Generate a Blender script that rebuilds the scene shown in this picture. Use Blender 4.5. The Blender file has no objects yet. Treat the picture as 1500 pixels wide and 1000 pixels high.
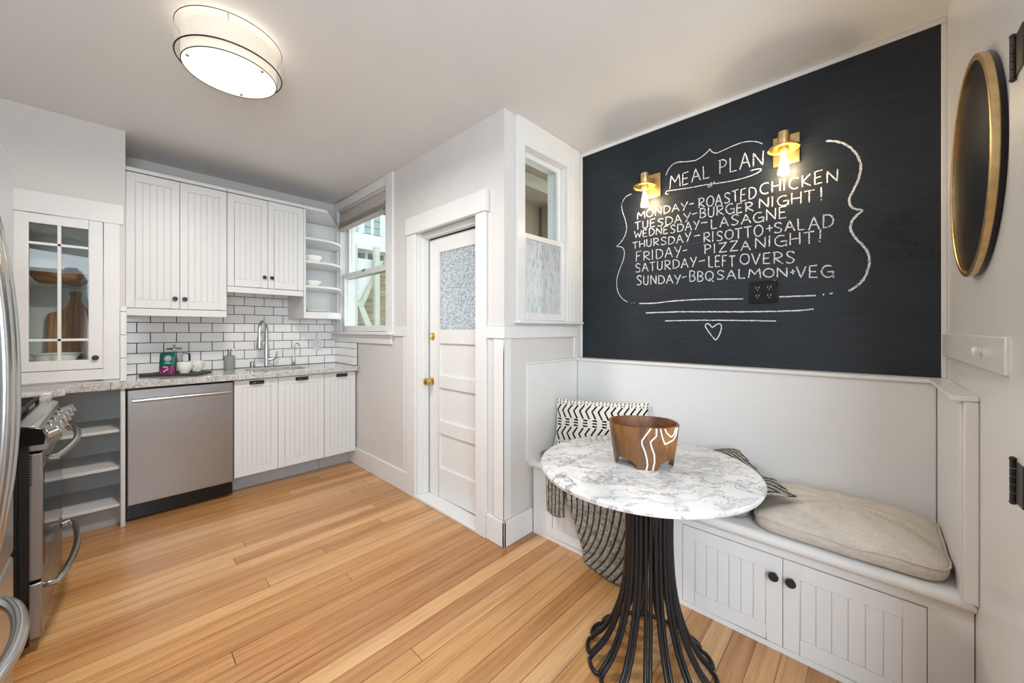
import bpy, bmesh, math, random
import numpy as np
from mathutils import Vector
random.seed(7)
SC = bpy.context.scene
COL = SC.collection
PI = math.pi

# ------------------------------------------------------------------ camera
cam = bpy.data.objects.new('camera', bpy.data.cameras.new('camera'))
COL.objects.link(cam)
cam.location = (0, 0, 1.243)
cam.rotation_euler = (PI / 2, 0, math.radians(-46.39))
cam.data.sensor_width = 36
cam.data.lens = 549.0 / 1500 * 36
cam.data.shift_y = -0.011
cam.data.clip_start = 0.02
SC.camera = cam

# ------------------------------------------------------------------ world, exposure
SC.view_settings.view_transform = 'Standard'
SC.view_settings.look = 'None'
SC.view_settings.gamma = 1
SC.view_settings.use_curve_mapping = False
SC.view_settings.exposure = 0.85
W = bpy.data.worlds.new('world')
SC.world = W
W.use_nodes = True
W.node_tree.nodes['Background'].inputs[0].default_value = (0.90, 0.95, 1.0, 1)
W.node_tree.nodes['Background'].inputs[1].default_value = 1.65
SC.cycles.use_denoising = True
SC.cycles.max_bounces = 10
SC.cycles.diffuse_bounces = 6
SC.cycles.transparent_max_bounces = 16
SC.cycles.sample_clamp_indirect = 6


def area(name, loc, target, size, power, color=(1, 1, 1), sy=None):
    l = bpy.data.lights.new(name, 'AREA')
    l.energy = power
    l.color = color
    l.size = size
    if sy:
        l.shape = 'RECTANGLE'
        l.size_y = sy
    o = bpy.data.objects.new(name, l)
    COL.objects.link(o)
    o.location = loc
    o.rotation_euler = (Vector(target) - Vector(loc)).to_track_quat('-Z', 'Y').to_euler()
    return o


# unseen fill light added behind the camera to brighten the room
area('hall_fill', (-0.45, -1.05, 1.55), (1.6, 1.4, 1.95), 1.5, 53, (0.77, 0.89, 1.0), 1.5)

# ------------------------------------------------------------------ materials
def srgb(h):
    h = h.lstrip('#')
    out = []
    for i in (0, 2, 4):
        v = int(h[i:i + 2], 16) / 255
        out.append(v / 12.92 if v <= 0.04045 else ((v + 0.055) / 1.055) ** 2.4)
    return (*out, 1)


MAT = {}


class NT:
    """small helper round a material's node tree"""
    def __init__(s, name):
        m = bpy.data.materials.new(name)
        m.use_nodes = True
        s.m = m
        s.t = m.node_tree
        s.b = s.t.nodes['Principled BSDF']
        MAT[name] = m

    def n(s, typ, **kw):
        nd = s.t.nodes.new(typ)
        for k, v in kw.items():
            if k.startswith('i_'):
                key = k[2:]
                key = int(key) if key.isdigit() else key.replace('_', ' ')
                nd.inputs[key].default_value = v
            else:
                setattr(nd, k, v)
        return nd

    def l(s, a, ao, b, bi):
        s.t.links.new(a.outputs[ao], b.inputs[bi])

    def coords(s, scale=(1, 1, 1), rot=(0, 0, 0), kind='Object'):
        tc = s.n('ShaderNodeTexCoord')
        mp = s.n('ShaderNodeMapping')
        mp.inputs['Scale'].default_value = scale
        mp.inputs['Rotation'].default_value = rot
        s.l(tc, kind, mp, 'Vector')
        return mp

    def noise(s, vec, scale, detail=4, rough=0.55, dist=0):
        nd = s.n('ShaderNodeTexNoise')
        nd.inputs['Scale'].default_value = scale
        nd.inputs['Detail'].default_value = detail
        nd.inputs['Roughness'].default_value = rough
        nd.inputs['Distortion'].default_value = dist
        if vec is not None:
            s.l(vec, 0, nd, 'Vector')
        return nd

    def ramp(s, src, out, stops):
        r = s.n('ShaderNodeValToRGB')
        el = r.color_ramp.elements
        el[0].position, el[0].color = stops[0]
        el[1].position, el[1].color = stops[1]
        for p, c in stops[2:]:
            e = el.new(p)
            e.color = c
        s.l(src, out, r, 0)
        return r

    def bump(s, src, out, strength=0.2, dist=0.002):
        b = s.n('ShaderNodeBump')
        b.inputs['Strength'].default_value = strength
        b.inputs['Distance'].default_value = dist
        s.l(src, out, b, 'Height')
        s.l(b, 0, s.b, 'Normal')
        return b

    def p(s, **kw):
        for k, v in kw.items():
            s.b.inputs[k.replace('_', ' ')].default_value = v


def shade(c, f):
    return (min(c[0] * f, 1), min(c[1] * f, 1), min(c[2] * f, 1), 1)


def paint(name, hexc, rough=0.5, var=0.04, bump=0.05, scale=6, spec=0.4):
    t = NT(name)
    c = srgb(hexc)
    v = t.coords()
    n1 = t.noise(v, scale, 3)
    r = t.ramp(n1, 0, [(0.3, shade(c, 1 - var)), (0.7, shade(c, 1 + var))])
    t.l(r, 0, t.b, 'Base Color')
    t.p(Roughness=rough)
    t.b.inputs['Specular IOR Level'].default_value = spec
    if bump:
        n2 = t.noise(v, 160, 2)
        t.bump(n2, 0, bump, 0.001)
    return t.m


def metal(name, hexc, rough=0.3, streak=(1, 1, 1), var=0.06, bump=0.0):
    t = NT(name)
    c = srgb(hexc)
    v = t.coords(streak)
    n1 = t.noise(v, 40, 3)
    r = t.ramp(n1, 0, [(0.3, shade(c, 1 - var)), (0.7, shade(c, 1 + var))])
    t.l(r, 0, t.b, 'Base Color')
    rr = t.n('ShaderNodeMapRange', i_3=rough * 0.85, i_4=rough * 1.15)
    t.l(n1, 0, rr, 0)
    t.l(rr, 0, t.b, 'Roughness')
    t.p(Metallic=1.0)
    if bump:
        t.bump(n1, 0, bump, 0.0005)
    return t.m


paint('wall_paint', '#d2cfcc', 0.6, 0.015, 0.06)
paint('ceiling_paint', '#dcdbd9', 0.7, 0.01, 0.05)
paint('white_trim', '#dfdedc', 0.32, 0.015, 0.03)
paint('white_cabinet', '#d7d6d4', 0.38, 0.012, 0.02)
paint('bench_paint', '#e2e1df', 0.42, 0.02, 0.03)
paint('kick_gray', '#a9a9a8', 0.5, 0.03, 0.02)
paint('white_ceramic', '#eeece4', 0.12, 0.01, 0.0, 6, 0.5)
paint('white_plastic', '#e6e4e0', 0.35, 0.01, 0.0)
paint('black_plastic', '#101112', 0.22, 0.1, 0.0)
paint('black_enamel', '#0d0e10', 0.12, 0.1, 0.0)
paint('black_iron', '#161616', 0.6, 0.2, 0.15)
paint('dark_gap', '#3a3835', 0.8, 0.2, 0.0)
paint('grout', '#413e3c', 0.9, 0.08, 0.1, 40)
paint('tile_glaze', '#efedeb', 0.13, 0.02, 0.0, 5, 0.6)
paint('knob_bronze', '#2a2624', 0.35, 0.1, 0.0)
paint('rod_black', '#17171a', 0.38, 0.12, 0.03)
paint('slate', '#3a3937', 0.6, 0.25, 0.2, 30)
paint('stone_gray', '#8f9592', 0.7, 0.12, 0.2, 120)
paint('chalk_tray', '#d9d7d3', 0.4, 0.02, 0.0)
paint('shade_cloth', '#b9b2ac', 0.9, 0.05, 0.2, 60)
paint('plate_black', '#14181d', 0.28, 0.25, 0.0, 9)
paint('bag_green', '#0f5a52', 0.35, 0.35, 0.1, 60)
paint('bag_plum', '#7d1f55', 0.35, 0.45, 0.1, 60)
paint('bag_white', '#e9ecea', 0.5, 0.02, 0.0)
paint('bag_lilac', '#a9b4d8', 0.5, 0.2, 0.0)
paint('rubber_black', '#141414', 0.7, 0.1, 0.0)
metal('brass', '#dcbc74', 0.28)
metal('aged_brass', '#d3b582', 0.38, (1, 1, 1), 0.12)
metal('chrome', '#cfcfcf', 0.14)
metal('nickel', '#9c9890', 0.24)
metal('steel', '#a09e9c', 0.34, (0.5, 0.5, 30), 0.05)
metal('steel_smooth', '#c3c2c0', 0.22, (0.5, 30, 0.5), 0.03)
metal('fridge_steel', '#c6c8c8', 0.3, (1, 1, 0.2), 0.03)
metal('hinge_metal', '#4a4844', 0.45, (1, 1, 1), 0.3)

# chalkboard paint: dark navy grey, wiped smudges
t = NT('chalkboard_paint')
v = t.coords((1, 0.6, 1.4))
n1 = t.noise(v, 3.2, 6, 0.62, 0.6)
r = t.ramp(n1, 0, [(0.32, srgb('#0c1218')), (0.75, srgb('#16212c'))])
n2 = t.noise(t.coords((1, 2, 24)), 3, 4)
r2 = t.ramp(n2, 0, [(0.45, (0, 0, 0, 1)), (0.85, (0.010, 0.012, 0.014, 1))])
ad = t.n('ShaderNodeMix', data_type='RGBA', blend_type='ADD')
ad.inputs[0].default_value = 1
t.l(r, 0, ad, 6)
t.l(r2, 0, ad, 7)
t.l(ad, 2, t.b, 'Base Color')
t.p(Roughness=0.5)
t.b.inputs['Specular IOR Level'].default_value = 0.45
t.bump(t.noise(t.coords(), 90, 3), 0, 0.12, 0.001)

for nm, hx, lo, hi in (('chalk', '#ececed', 0.37, 0.52), ('chalk_faint', '#3a4047', 0.42, 0.7)):
    t = NT(nm)
    n1 = t.noise(t.coords(), 260, 3, 0.7)
    r = t.ramp(n1, 0, [(lo, srgb('#2b3036')), (hi, srgb(hx))])
    t.l(r, 0, t.b, 'Base Color')
    t.p(Roughness=0.95)
    t.b.inputs['Specular IOR Level'].default_value = 0.1

# strip-wood floor: boards run along x
t = NT('floor_boards')
tc = t.n('ShaderNodeTexCoord')
sx = t.n('ShaderNodeSeparateXYZ')
t.l(tc, 'Object', sx, 0)


def math_node(t, op, a, b=None, c=None):
    nd = t.n('ShaderNodeMath', operation=op)
    for i, x in enumerate((a, b, c)):
        if x is None:
            continue
        if isinstance(x, tuple):
            t.l(x[0], x[1], nd, i)
        else:
            nd.inputs[i].default_value = x
    return (nd, 0)


BW = 0.081
yb = math_node(t, 'DIVIDE', (sx, 1), BW)
row = math_node(t, 'FLOOR', yb)
fy = math_node(t, 'FRACT', yb)
wn = t.n('ShaderNodeTexWhiteNoise', noise_dimensions='1D')
t.l(row[0], 0, wn, 'W')
xo = math_node(t, 'MULTIPLY_ADD', (wn, 0), 7.3, (sx, 0))
xl = math_node(t, 'DIVIDE', xo, 2.6)
colr = math_node(t, 'FLOOR', xl)
fx = math_node(t, 'FRACT', xl)
key = math_node(t, 'MULTIPLY_ADD', colr, 17.31, row)
wn2 = t.n('ShaderNodeTexWhiteNoise', noise_dimensions='1D')
t.l(key[0], 0, wn2, 'W')
# grain
cmb = t.n('ShaderNodeCombineXYZ')
gx = math_node(t, 'MULTIPLY', xo, 1.0)
gy = math_node(t, 'MULTIPLY', (sx, 1), 26.0)
t.l(gx[0], 0, cmb, 0)
t.l(gy[0], 0, cmb, 1)
kz = math_node(t, 'MULTIPLY', key, 3.7)
t.l(kz[0], 0, cmb, 2)
g1 = t.noise(cmb, 1.6, 7, 0.62, 0.4)
g2 = t.noise(cmb, 7, 4, 0.6, 0.2)
r1 = t.ramp(g1, 0, [(0.30, srgb('#8c5728')), (0.48, srgb('#c59058')), (0.72, srgb('#dfb27e'))])
r2 = t.ramp(wn2, 0, [(0.0, srgb('#9e6531')), (0.5, srgb('#c9965b')), (1.0, srgb('#e2b987'))])
mx = t.n('ShaderNodeMix', data_type='RGBA', blend_type='MIX')
mx.inputs[0].default_value = 0.52
t.l(r1, 0, mx, 6)
t.l(r2, 0, mx, 7)
r3 = t.ramp(g2, 0, [(0.3, (0.80, 0.77, 0.72, 1)), (0.62, (1, 1, 1, 1))])
ml = t.n('ShaderNodeMix', data_type='RGBA', blend_type='MULTIPLY')
ml.inputs[0].default_value = 0.75
t.l(mx, 2, ml, 6)
t.l(r3, 0, ml, 7)
# large worn patches
big = t.noise(t.coords((0.5, 2.2, 1)), 1.1, 3)
r4 = t.ramp(big, 0, [(0.35, (0.82, 0.76, 0.70, 1)), (0.65, (1.04, 1.04, 1.04, 1))])
ml2 = t.n('ShaderNodeMix', data_type='RGBA', blend_type='MULTIPLY')
ml2.inputs[0].default_value = 0.6
t.l(ml, 2, ml2, 6)
t.l(r4, 0, ml2, 7)
# seams, of uneven strength
e1 = math_node(t, 'SUBTRACT', fy, 0.5)
e2 = math_node(t, 'ABSOLUTE', e1)
e3 = math_node(t, 'GREATER_THAN', e2, 0.484)
x1 = math_node(t, 'LESS_THAN', fx, 0.0012)
seam = math_node(t, 'MAXIMUM', e3, x1)
sn = t.noise(t.coords((1.2, 9, 1)), 2.0, 2)
sr = t.ramp(sn, 0, [(0.32, (0.35, 0.35, 0.35, 1)), (0.55, (1, 1, 1, 1))])
sm = math_node(t, 'MULTIPLY', seam, (sr, 0))
mx3 = t.n('ShaderNodeMix', data_type='RGBA', blend_type='MIX')
t.l(sm[0], 0, mx3, 0)
t.l(ml2, 2, mx3, 6)
mx3.inputs[7].default_value = srgb('#3d2413')
t.l(mx3, 2, t.b, 'Base Color')
rr = t.n('ShaderNodeMapRange', i_3=0.26, i_4=0.42)
t.l(g2, 0, rr, 0)
t.l(rr, 0, t.b, 'Roughness')
t.p(Coat_Weight=0.5, Coat_Roughness=0.28)
t.bump(mx3, 2, 0.08, 0.001)

# speckled granite
t = NT('granite')
v = t.coords()
vo = t.n('ShaderNodeTexVoronoi')
vo.inputs['Scale'].default_value = 170
t.l(v, 0, vo, 'Vector')
n1 = t.noise(v, 75, 4, 0.75)
r = t.ramp(n1, 0, [(0.36, srgb('#3d3936')), (0.45, srgb('#9f9a95')), (0.58, srgb('#d2cfca'))])
r2 = t.ramp(vo, 'Color', [(0.0, srgb('#6a635d')), (0.35, srgb('#c4bfba')), (1.0, srgb('#dedbd7'))])
mx = t.n('ShaderNodeMix', data_type='RGBA')
mx.inputs[0].default_value = 0.5
t.l(r, 0, mx, 6)
t.l(r2, 0, mx, 7)
t.l(mx, 2, t.b, 'Base Color')
t.p(Roughness=0.12)

# veined marble
t = NT('marble')
v = t.coords((1, 1, 1), (0, 0, 0.6))
d1 = t.noise(v, 3.0, 5, 0.6)
ad = t.n('ShaderNodeMix', data_type='RGBA', blend_type='LINEAR_LIGHT')
ad.inputs[0].default_value = 0.22
t.l(v, 0, ad, 6)
t.l(d1, 1, ad, 7)


def vein(scale, width, seedrot):
    mp = t.n('ShaderNodeMapping')
    mp.inputs['Rotation'].default_value = (0, 0, seedrot)
    mp.inputs['Scale'].default_value = (1.0, 2.4, 1.0)
    t.l(ad, 2, mp, 0)
    nn = t.noise(mp, scale, 6, 0.55, 0.3)
    a = math_node(t, 'SUBTRACT', (nn, 0), 0.5)
    a = math_node(t, 'ABSOLUTE', a)
    m = t.n('ShaderNodeMapRange', i_1=0.0, i_2=width, i_3=1.0, i_4=0.0)
    t.l(a[0], 0, m, 0)
    return m


v1 = vein(2.4, 0.022, 0.0)
v2 = vein(5.5, 0.024, 0.5)
cl = t.noise(ad, 5, 5, 0.6)
clr = t.ramp(cl, 0, [(0.32, srgb('#bdbbba')), (0.52, srgb('#dedcda'))])
clm = t.noise(v, 2.2, 2)
mk = t.ramp(clm, 0, [(0.35, (0.15, 0.15, 0.15, 1)), (0.65, (0.85, 0.85, 0.85, 1))])
f1 = math_node(t, 'MULTIPLY', (v1, 0), (mk, 0))
f2 = math_node(t, 'MULTIPLY', (v2, 0), 0.62)
ff = math_node(t, 'MAXIMUM', f1, f2)
mx = t.n('ShaderNodeMix', data_type='RGBA')
t.l(ff[0], 0, mx, 0)
t.l(clr, 0, mx, 6)
mx.inputs[7].default_value = srgb('#5d5b60')
t.l(mx, 2, t.b, 'Base Color')
t.p(Roughness=0.10)


def wood(name, dark, mid, light, axis_scale, rough=0.45, scale=5):
    t = NT(name)
    v = t.coords(axis_scale)
    n1 = t.noise(v, scale, 6, 0.62, 0.8)
    r = t.ramp(n1, 0, [(0.30, srgb(dark)), (0.5, srgb(mid)), (0.72, srgb(light))])
    t.l(r, 0, t.b, 'Base Color')
    t.p(Roughness=rough)
    t.bump(n1, 0, 0.12, 0.001)


wood('bowl_wood', '#3d2411', '#744a24', '#a47442', (6, 6, 1.2), 0.38, 2.6)
wood('bowl_inside', '#3c2314', '#6b4226', '#8e5c34', (6, 6, 2), 0.5, 3)
wood('board_wood', '#6b4528', '#a06f45', '#c4935f', (14, 2, 1.2), 0.5, 2.5)
wood('dough_wood', '#5b3c26', '#936844', '#b78d62', (1.5, 8, 8), 0.6, 3)
wood('deck_wood', '#6d6049', '#8c7e64', '#a39678', (1, 1, 6), 0.8, 3)


def cloth(name, hexc, weave=500, var=0.12, bump=0.5, dist=0.001):
    t = NT(name)
    c = srgb(hexc)
    v = t.coords((1, 1, 1))
    a = t.noise(t.coords((weave, weave * 0.06, weave * 0.2)), 1, 2)
    b = t.noise(t.coords((weave * 0.06, weave, weave * 0.8)), 1, 2)
    m = math_node(t, 'ADD', (a, 0), (b, 0))
    h = math_node(t, 'MULTIPLY', m, 0.5)
    r = t.ramp(h[0], 0, [(0.36, shade(c, 1 - var * 2)), (0.62, shade(c, 1 + var))])
    big = t.noise(v, 9, 3)
    rb = t.ramp(big, 0, [(0.3, (0.92, 0.92, 0.92, 1)), (0.7, (1, 1, 1, 1))])
    ml = t.n('ShaderNodeMix', data_type='RGBA', blend_type='MULTIPLY')
    ml.inputs[0].default_value = 1
    t.l(r, 0, ml, 6)
    t.l(rb, 0, ml, 7)
    t.l(ml, 2, t.b, 'Base Color')
    t.p(Roughness=0.9)
    t.b.inputs['Specular IOR Level'].default_value = 0.15
    t.bump(h[0], 0, bump, dist)


cloth('linen', '#cdc5ba', 340, 0.09)
cloth('linen_gray', '#8f8a84', 420)
cloth('pillow_cream', '#e4dfd8', 600, 0.05, 0.3)
cloth('pillow_black', '#1b1a1b', 600, 0.2, 0.3)
cloth('knit_rib', '#a19d95', 260, 0.35, 0.8, 0.003)
cloth('knit_groove', '#45413b', 260, 0.35, 0.8, 0.003)


def thin_glass(name, tint, gloss=0.08, frost=None):
    t = NT(name)
    out = t.t.nodes['Material Output']
    tr = t.n('ShaderNodeBsdfTransparent')
    tr.inputs[0].default_value = tint
    gl = t.n('ShaderNodeBsdfGlossy')
    gl.inputs['Roughness'].default_value = 0.02
    fr = t.n('ShaderNodeFresnel', i_IOR=1.45)
    ge = t.n('ShaderNodeNewGeometry')
    bk = math_node(t, 'SUBTRACT', 1.0, (ge, 'Backfacing'))
    fb = math_node(t, 'MULTIPLY', (fr, 0), bk)
    mm = t.n('ShaderNodeMixShader')
    t.l(fb[0], 0, mm, 0)
    t.l(tr, 0, mm, 1)
    t.l(gl, 0, mm, 2)
    t.l(mm, 0, out, 0)
    t.t.nodes.remove(t.b)


thin_glass('clear_glass', (0.95, 0.98, 0.97, 1))


def frosted(name, sc, lo, hi, stretch, c0='#cfd3d6', c1='#ffffff'):
    t = NT(name)
    out = t.t.nodes['Material Output']
    v = t.coords(stretch)
    n1 = t.noise(v, sc, 3, 0.6)
    r = t.ramp(n1, 0, [(lo, srgb(c0)), (hi, srgb(c1))])
    bp = t.n('ShaderNodeBump', i_Strength=0.8, i_Distance=0.004)
    t.l(n1, 0, bp, 'Height')
    tl = t.n('ShaderNodeBsdfTranslucent')
    t.l(r, 0, tl, 0)
    t.l(bp, 0, tl, 'Normal')
    gl = t.n('ShaderNodeBsdfGlossy')
    gl.inputs['Roughness'].default_value = 0.12
    t.l(bp, 0, gl, 'Normal')
    mm = t.n('ShaderNodeMixShader', i_0=0.06)
    tp = t.n('ShaderNodeBsdfTransparent')
    m0 = t.n('ShaderNodeMixShader', i_0=0.35)
    t.l(r, 0, tp, 0)
    t.l(tl, 0, m0, 1)
    t.l(tp, 0, m0, 2)
    t.l(m0, 0, mm, 1)
    t.l(gl, 0, mm, 2)
    t.l(mm, 0, out, 0)
    t.t.nodes.remove(t.b)


frosted('pebbled_glass', 95, 0.36, 0.58, (1, 1, 1), '#a9b0b6', '#ffffff')
frosted('rain_glass', 40, 0.36, 0.5, (1.6, 1.6, 0.45), '#dfe2e4', '#ffffff')


def glow(name, color, strength):
    t = NT(name)
    t.p(Base_Color=color, Roughness=0.4, Emission_Color=color, Emission_Strength=strength)


glow('lamp_diffuser', (1.0, 0.95, 0.88, 1), 0.42)
glow('lamp_drum', (0.62, 0.55, 0.45, 1), 0.42)
glow('filament', (1.0, 0.72, 0.38, 1), 14.0)
glow('bulb_glow', (1.0, 0.86, 0.62, 1), 5.0)

t = NT('sheer_cloth')
out = t.t.nodes['Material Output']
tr = t.n('ShaderNodeBsdfTransparent')
tl = t.n('ShaderNodeBsdfTranslucent', i_Color=(0.9, 0.87, 0.82, 1))
df = t.n('ShaderNodeBsdfDiffuse', i_Color=(0.85, 0.82, 0.78, 1))
m1 = t.n('ShaderNodeMixShader', i_0=0.5)
m2 = t.n('ShaderNodeMixShader', i_0=0.45)
wv = t.noise(t.coords((1, 1, 0.3)), 300, 2)
wr = t.n('ShaderNodeMapRange', i_3=0.3, i_4=0.6)
t.l(wv, 0, wr, 0)
t.l(wr, 0, m2, 0)
t.l(tl, 0, m1, 1)
t.l(df, 0, m1, 2)
t.l(tr, 0, m2, 1)
t.l(m1, 0, m2, 2)
t.l(m2, 0, out, 0)
t.t.nodes.remove(t.b)

paint('siding_teal', '#93a5a2', 0.7, 0.05, 0.05)
paint('siding_white', '#c6cac9', 0.7, 0.04, 0.05)
paint('porch_tan', '#8d7f6c', 0.7, 0.06, 0.05)
paint('porch_light', '#b3a896', 0.7, 0.05, 0.05)
paint('stair_green', '#abae9f', 0.7, 0.06, 0.05)
paint('asphalt', '#bdbdb9', 0.9, 0.1, 0.1)


# ------------------------------------------------------------------ mesh builder
class MB:
    def __init__(s):
        s.v, s.f, s.m = [], [], []
        s.mi = 0

    def _add(s, vs, fs):
        o = len(s.v)
        s.v += [tuple(map(float, p)) for p in vs]
        for f in fs:
            s.f.append([i + o for i in f])
            s.m.append(s.mi)
        return s

    def box(s, x0, x1, y0, y1, z0, z1):
        if x0 > x1: x0, x1 = x1, x0
        if y0 > y1: y0, y1 = y1, y0
        if z0 > z1: z0, z1 = z1, z0
        vs = [(x, y, z) for z in (z0, z1) for y in (y0, y1) for x in (x0, x1)]
        return s._add(vs, [(0, 2, 3, 1), (4, 5, 7, 6), (0, 1, 5, 4), (2, 6, 7, 3), (0, 4, 6, 2), (1, 3, 7, 5)])

    def obox(s, c, size, rot=0.0, tilt=0.0):
        """box centred at c, turned by rot about z (after tilt about its own y)"""
        cr, sr, ct, st = math.cos(rot), math.sin(rot), math.cos(tilt), math.sin(tilt)
        vs = []
        for z in (-.5, .5):
            for y in (-.5, .5):
                for x in (-.5, .5):
                    a, b, d = x * size[0], y * size[1], z * size[2]
                    a, d = a * ct + d * st, -a * st + d * ct
                    vs.append((c[0] + a * cr - b * sr, c[1] + a * sr + b * cr, c[2] + d))
        return s._add(vs, [(0, 2, 3, 1), (4, 5, 7, 6), (0, 1, 5, 4), (2, 6, 7, 3), (0, 4, 6, 2), (1, 3, 7, 5)])

    def prism(s, poly, a, b, axis='z'):
        n = len(poly)
        def P(p, h):
            return {'z': (p[0], p[1], h), 'y': (p[0], h, p[1]), 'x': (h, p[0], p[1])}[axis]
        vs = [P(p, a) for p in poly] + [P(p, b) for p in poly]
        fs = [tuple(range(n))[::-1], tuple(range(n, 2 * n))]
        fs += [(i, (i + 1) % n, n + (i + 1) % n, n + i) for i in range(n)]
        return s._add(vs, fs)

    def lathe(s, prof, c=(0, 0, 0), n=32, axis='z', sx=1, sy=1, cap=True):
        k = len(prof)
        vs = []
        for i in range(n):
            a = 2 * PI * i / n
            for r, h in prof:
                u, w = r * math.cos(a) * sx, r * math.sin(a) * sy
                vs.append({'z': (c[0] + u, c[1] + w, c[2] + h), 'x': (c[0] + h, c[1] + u, c[2] + w),
                           'y': (c[0] + u, c[1] + h, c[2] + w)}[axis])
        fs = []
        for i in range(n):
            j = (i + 1) % n
            for q in range(k - 1):
                fs.append((i * k + q, j * k + q, j * k + q + 1, i * k + q + 1))
        if cap:
            if prof[0][0] > 1e-6:
                fs.append(tuple(i * k for i in range(n))[::-1])
            if prof[-1][0] > 1e-6:
                fs.append(tuple(i * k + k - 1 for i in range(n)))
        return s._add(vs, fs)

    def tube(s, pts, r, n=8, closed=False):
        P = [Vector(p) for p in pts]
        m = len(P)
        rs = r if isinstance(r, (list, tuple)) else [r] * m
        ring = []
        up = None
        for i in range(m):
            if closed:
                d = (P[(i + 1) % m] - P[i - 1])
            else:
                d = P[min(i + 1, m - 1)] - P[max(i - 1, 0)]
            d.normalize()
            if up is None:
                up = Vector((0, 0, 1)) if abs(d.z) < 0.9 else Vector((1, 0, 0))
            a = d.cross(up)
            if a.length < 1e-6:
                a = d.orthogonal()
            a.normalize()
            b = a.cross(d).normalized()
            up = b
            ring.append([P[i] + (a * math.cos(2 * PI * k / n) + b * math.sin(2 * PI * k / n)) * rs[i] for k in range(n)])
        vs = [p for q in ring for p in q]
        fs = []
        for i in range(m if closed else m - 1):
            j = (i + 1) % m
            for k in range(n):
                l = (k + 1) % n
                fs.append((i * n + k, i * n + l, j * n + l, j * n + k))
        if not closed:
            fs.append(tuple(range(n))[::-1])
            fs.append(tuple(range((m - 1) * n, m * n)))
        return s._add(vs, fs)

    def grid(s, fn, nu, nv, cu=False):
        vs = [fn(i / (nu if cu else nu - 1), j / (nv - 1)) for j in range(nv) for i in range(nu)]
        fs = []
        for j in range(nv - 1):
            for i in range(nu if cu else nu - 1):
                k = (i + 1) % nu
                fs.append((j * nu + i, j * nu + k, (j + 1) * nu + k, (j + 1) * nu + i))
        return s._add(vs, fs)

    def sphere(s, c, r, n=16, m=10, sx=1, sy=1, sz=1):
        prof = [(max(r * math.sin(PI * i / m), 0), -r * math.cos(PI * i / m) * sz) for i in range(m + 1)]
        return s.lathe(prof, c, n, 'z', sx, sy, False)


def build(name, mb, mats, parent=None, bevel=0.0, seg=2, angle=35, smooth=True, sub=0, label=None, local=False, solid=0):
    off = Vector((0, 0, 0))
    if parent is not None and not local:
        q = parent
        while q is not None:
            off += q.location
            q = q.parent
    me = bpy.data.meshes.new(name)
    me.from_pydata([tuple(Vector(p) - off) for p in mb.v], [], mb.f)
    if isinstance(mats, str):
        mats = [mats]
    for k in mats:
        me.materials.append(MAT[k])
    if len(mats) > 1:
        me.polygons.foreach_set('material_index', mb.m)
    bm = bmesh.new()
    bm.from_mesh(me)
    bmesh.ops.remove_doubles(bm, verts=bm.verts, dist=1e-6)
    bmesh.ops.recalc_face_normals(bm, faces=bm.faces)
    bm.to_mesh(me)
    bm.free()
    if smooth:
        me.polygons.foreach_set('use_smooth', [True] * len(me.polygons))
        me.set_sharp_from_angle(angle=math.radians(angle))
    o = bpy.data.objects.new(name, me)
    COL.objects.link(o)
    if parent is not None:
        o.parent = parent
    if solid:
        md = o.modifiers.new('solid', 'SOLIDIFY')
        md.thickness = solid
        md.offset = 0
    if bevel:
        md = o.modifiers.new('bevel', 'BEVEL')
        md.width = bevel
        md.segments = seg
        md.limit_method = 'ANGLE'
        md.angle_limit = math.radians(40)
        md.harden_normals = False
    if sub:
        md = o.modifiers.new('sub', 'SUBSURF')
        md.levels = sub
        md.render_levels = sub
    if label:
        o['label'] = label
    return o


def thing(name, label, cat, loc=(0, 0, 0), group=None, rz=0):
    o = bpy.data.objects.new(name, None)
    COL.objects.link(o)
    o.location = loc
    o.rotation_euler = (0, 0, rz)
    o['label'] = label
    o['category'] = cat
    if group:
        o['group'] = group
    return o


def tag(o, label, cat, group=None):
    o['label'] = label
    o['category'] = cat
    if group:
        o['group'] = group
    return o


def struct_root(name, loc=(0, 0, 0)):
    o = bpy.data.objects.new(name, None)
    COL.objects.link(o)
    o.location = loc
    o['kind'] = 'structure'
    return o


def struct(name, mb, mats, bevel=0.0, **kw):
    o = build(name, mb, mats, None, bevel, **kw)
    o['kind'] = 'structure'
    return o


def catmull(pts, n=6):
    P = [np.array(p, float) for p in pts]
    if len(P) < 3:
        return P
    out = []
    for i in range(len(P) - 1):
        p0 = P[max(i - 1, 0)]; p1 = P[i]; p2 = P[i + 1]; p3 = P[min(i + 2, len(P) - 1)]
        for k in range(n):
            u = k / n
            out.append(0.5 * ((2 * p1) + (-p0 + p2) * u + (2 * p0 - 5 * p1 + 4 * p2 - p3) * u * u + (-p0 + 3 * p1 - 3 * p2 + p3) * u ** 3))
    out.append(P[-1])
    return out

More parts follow.
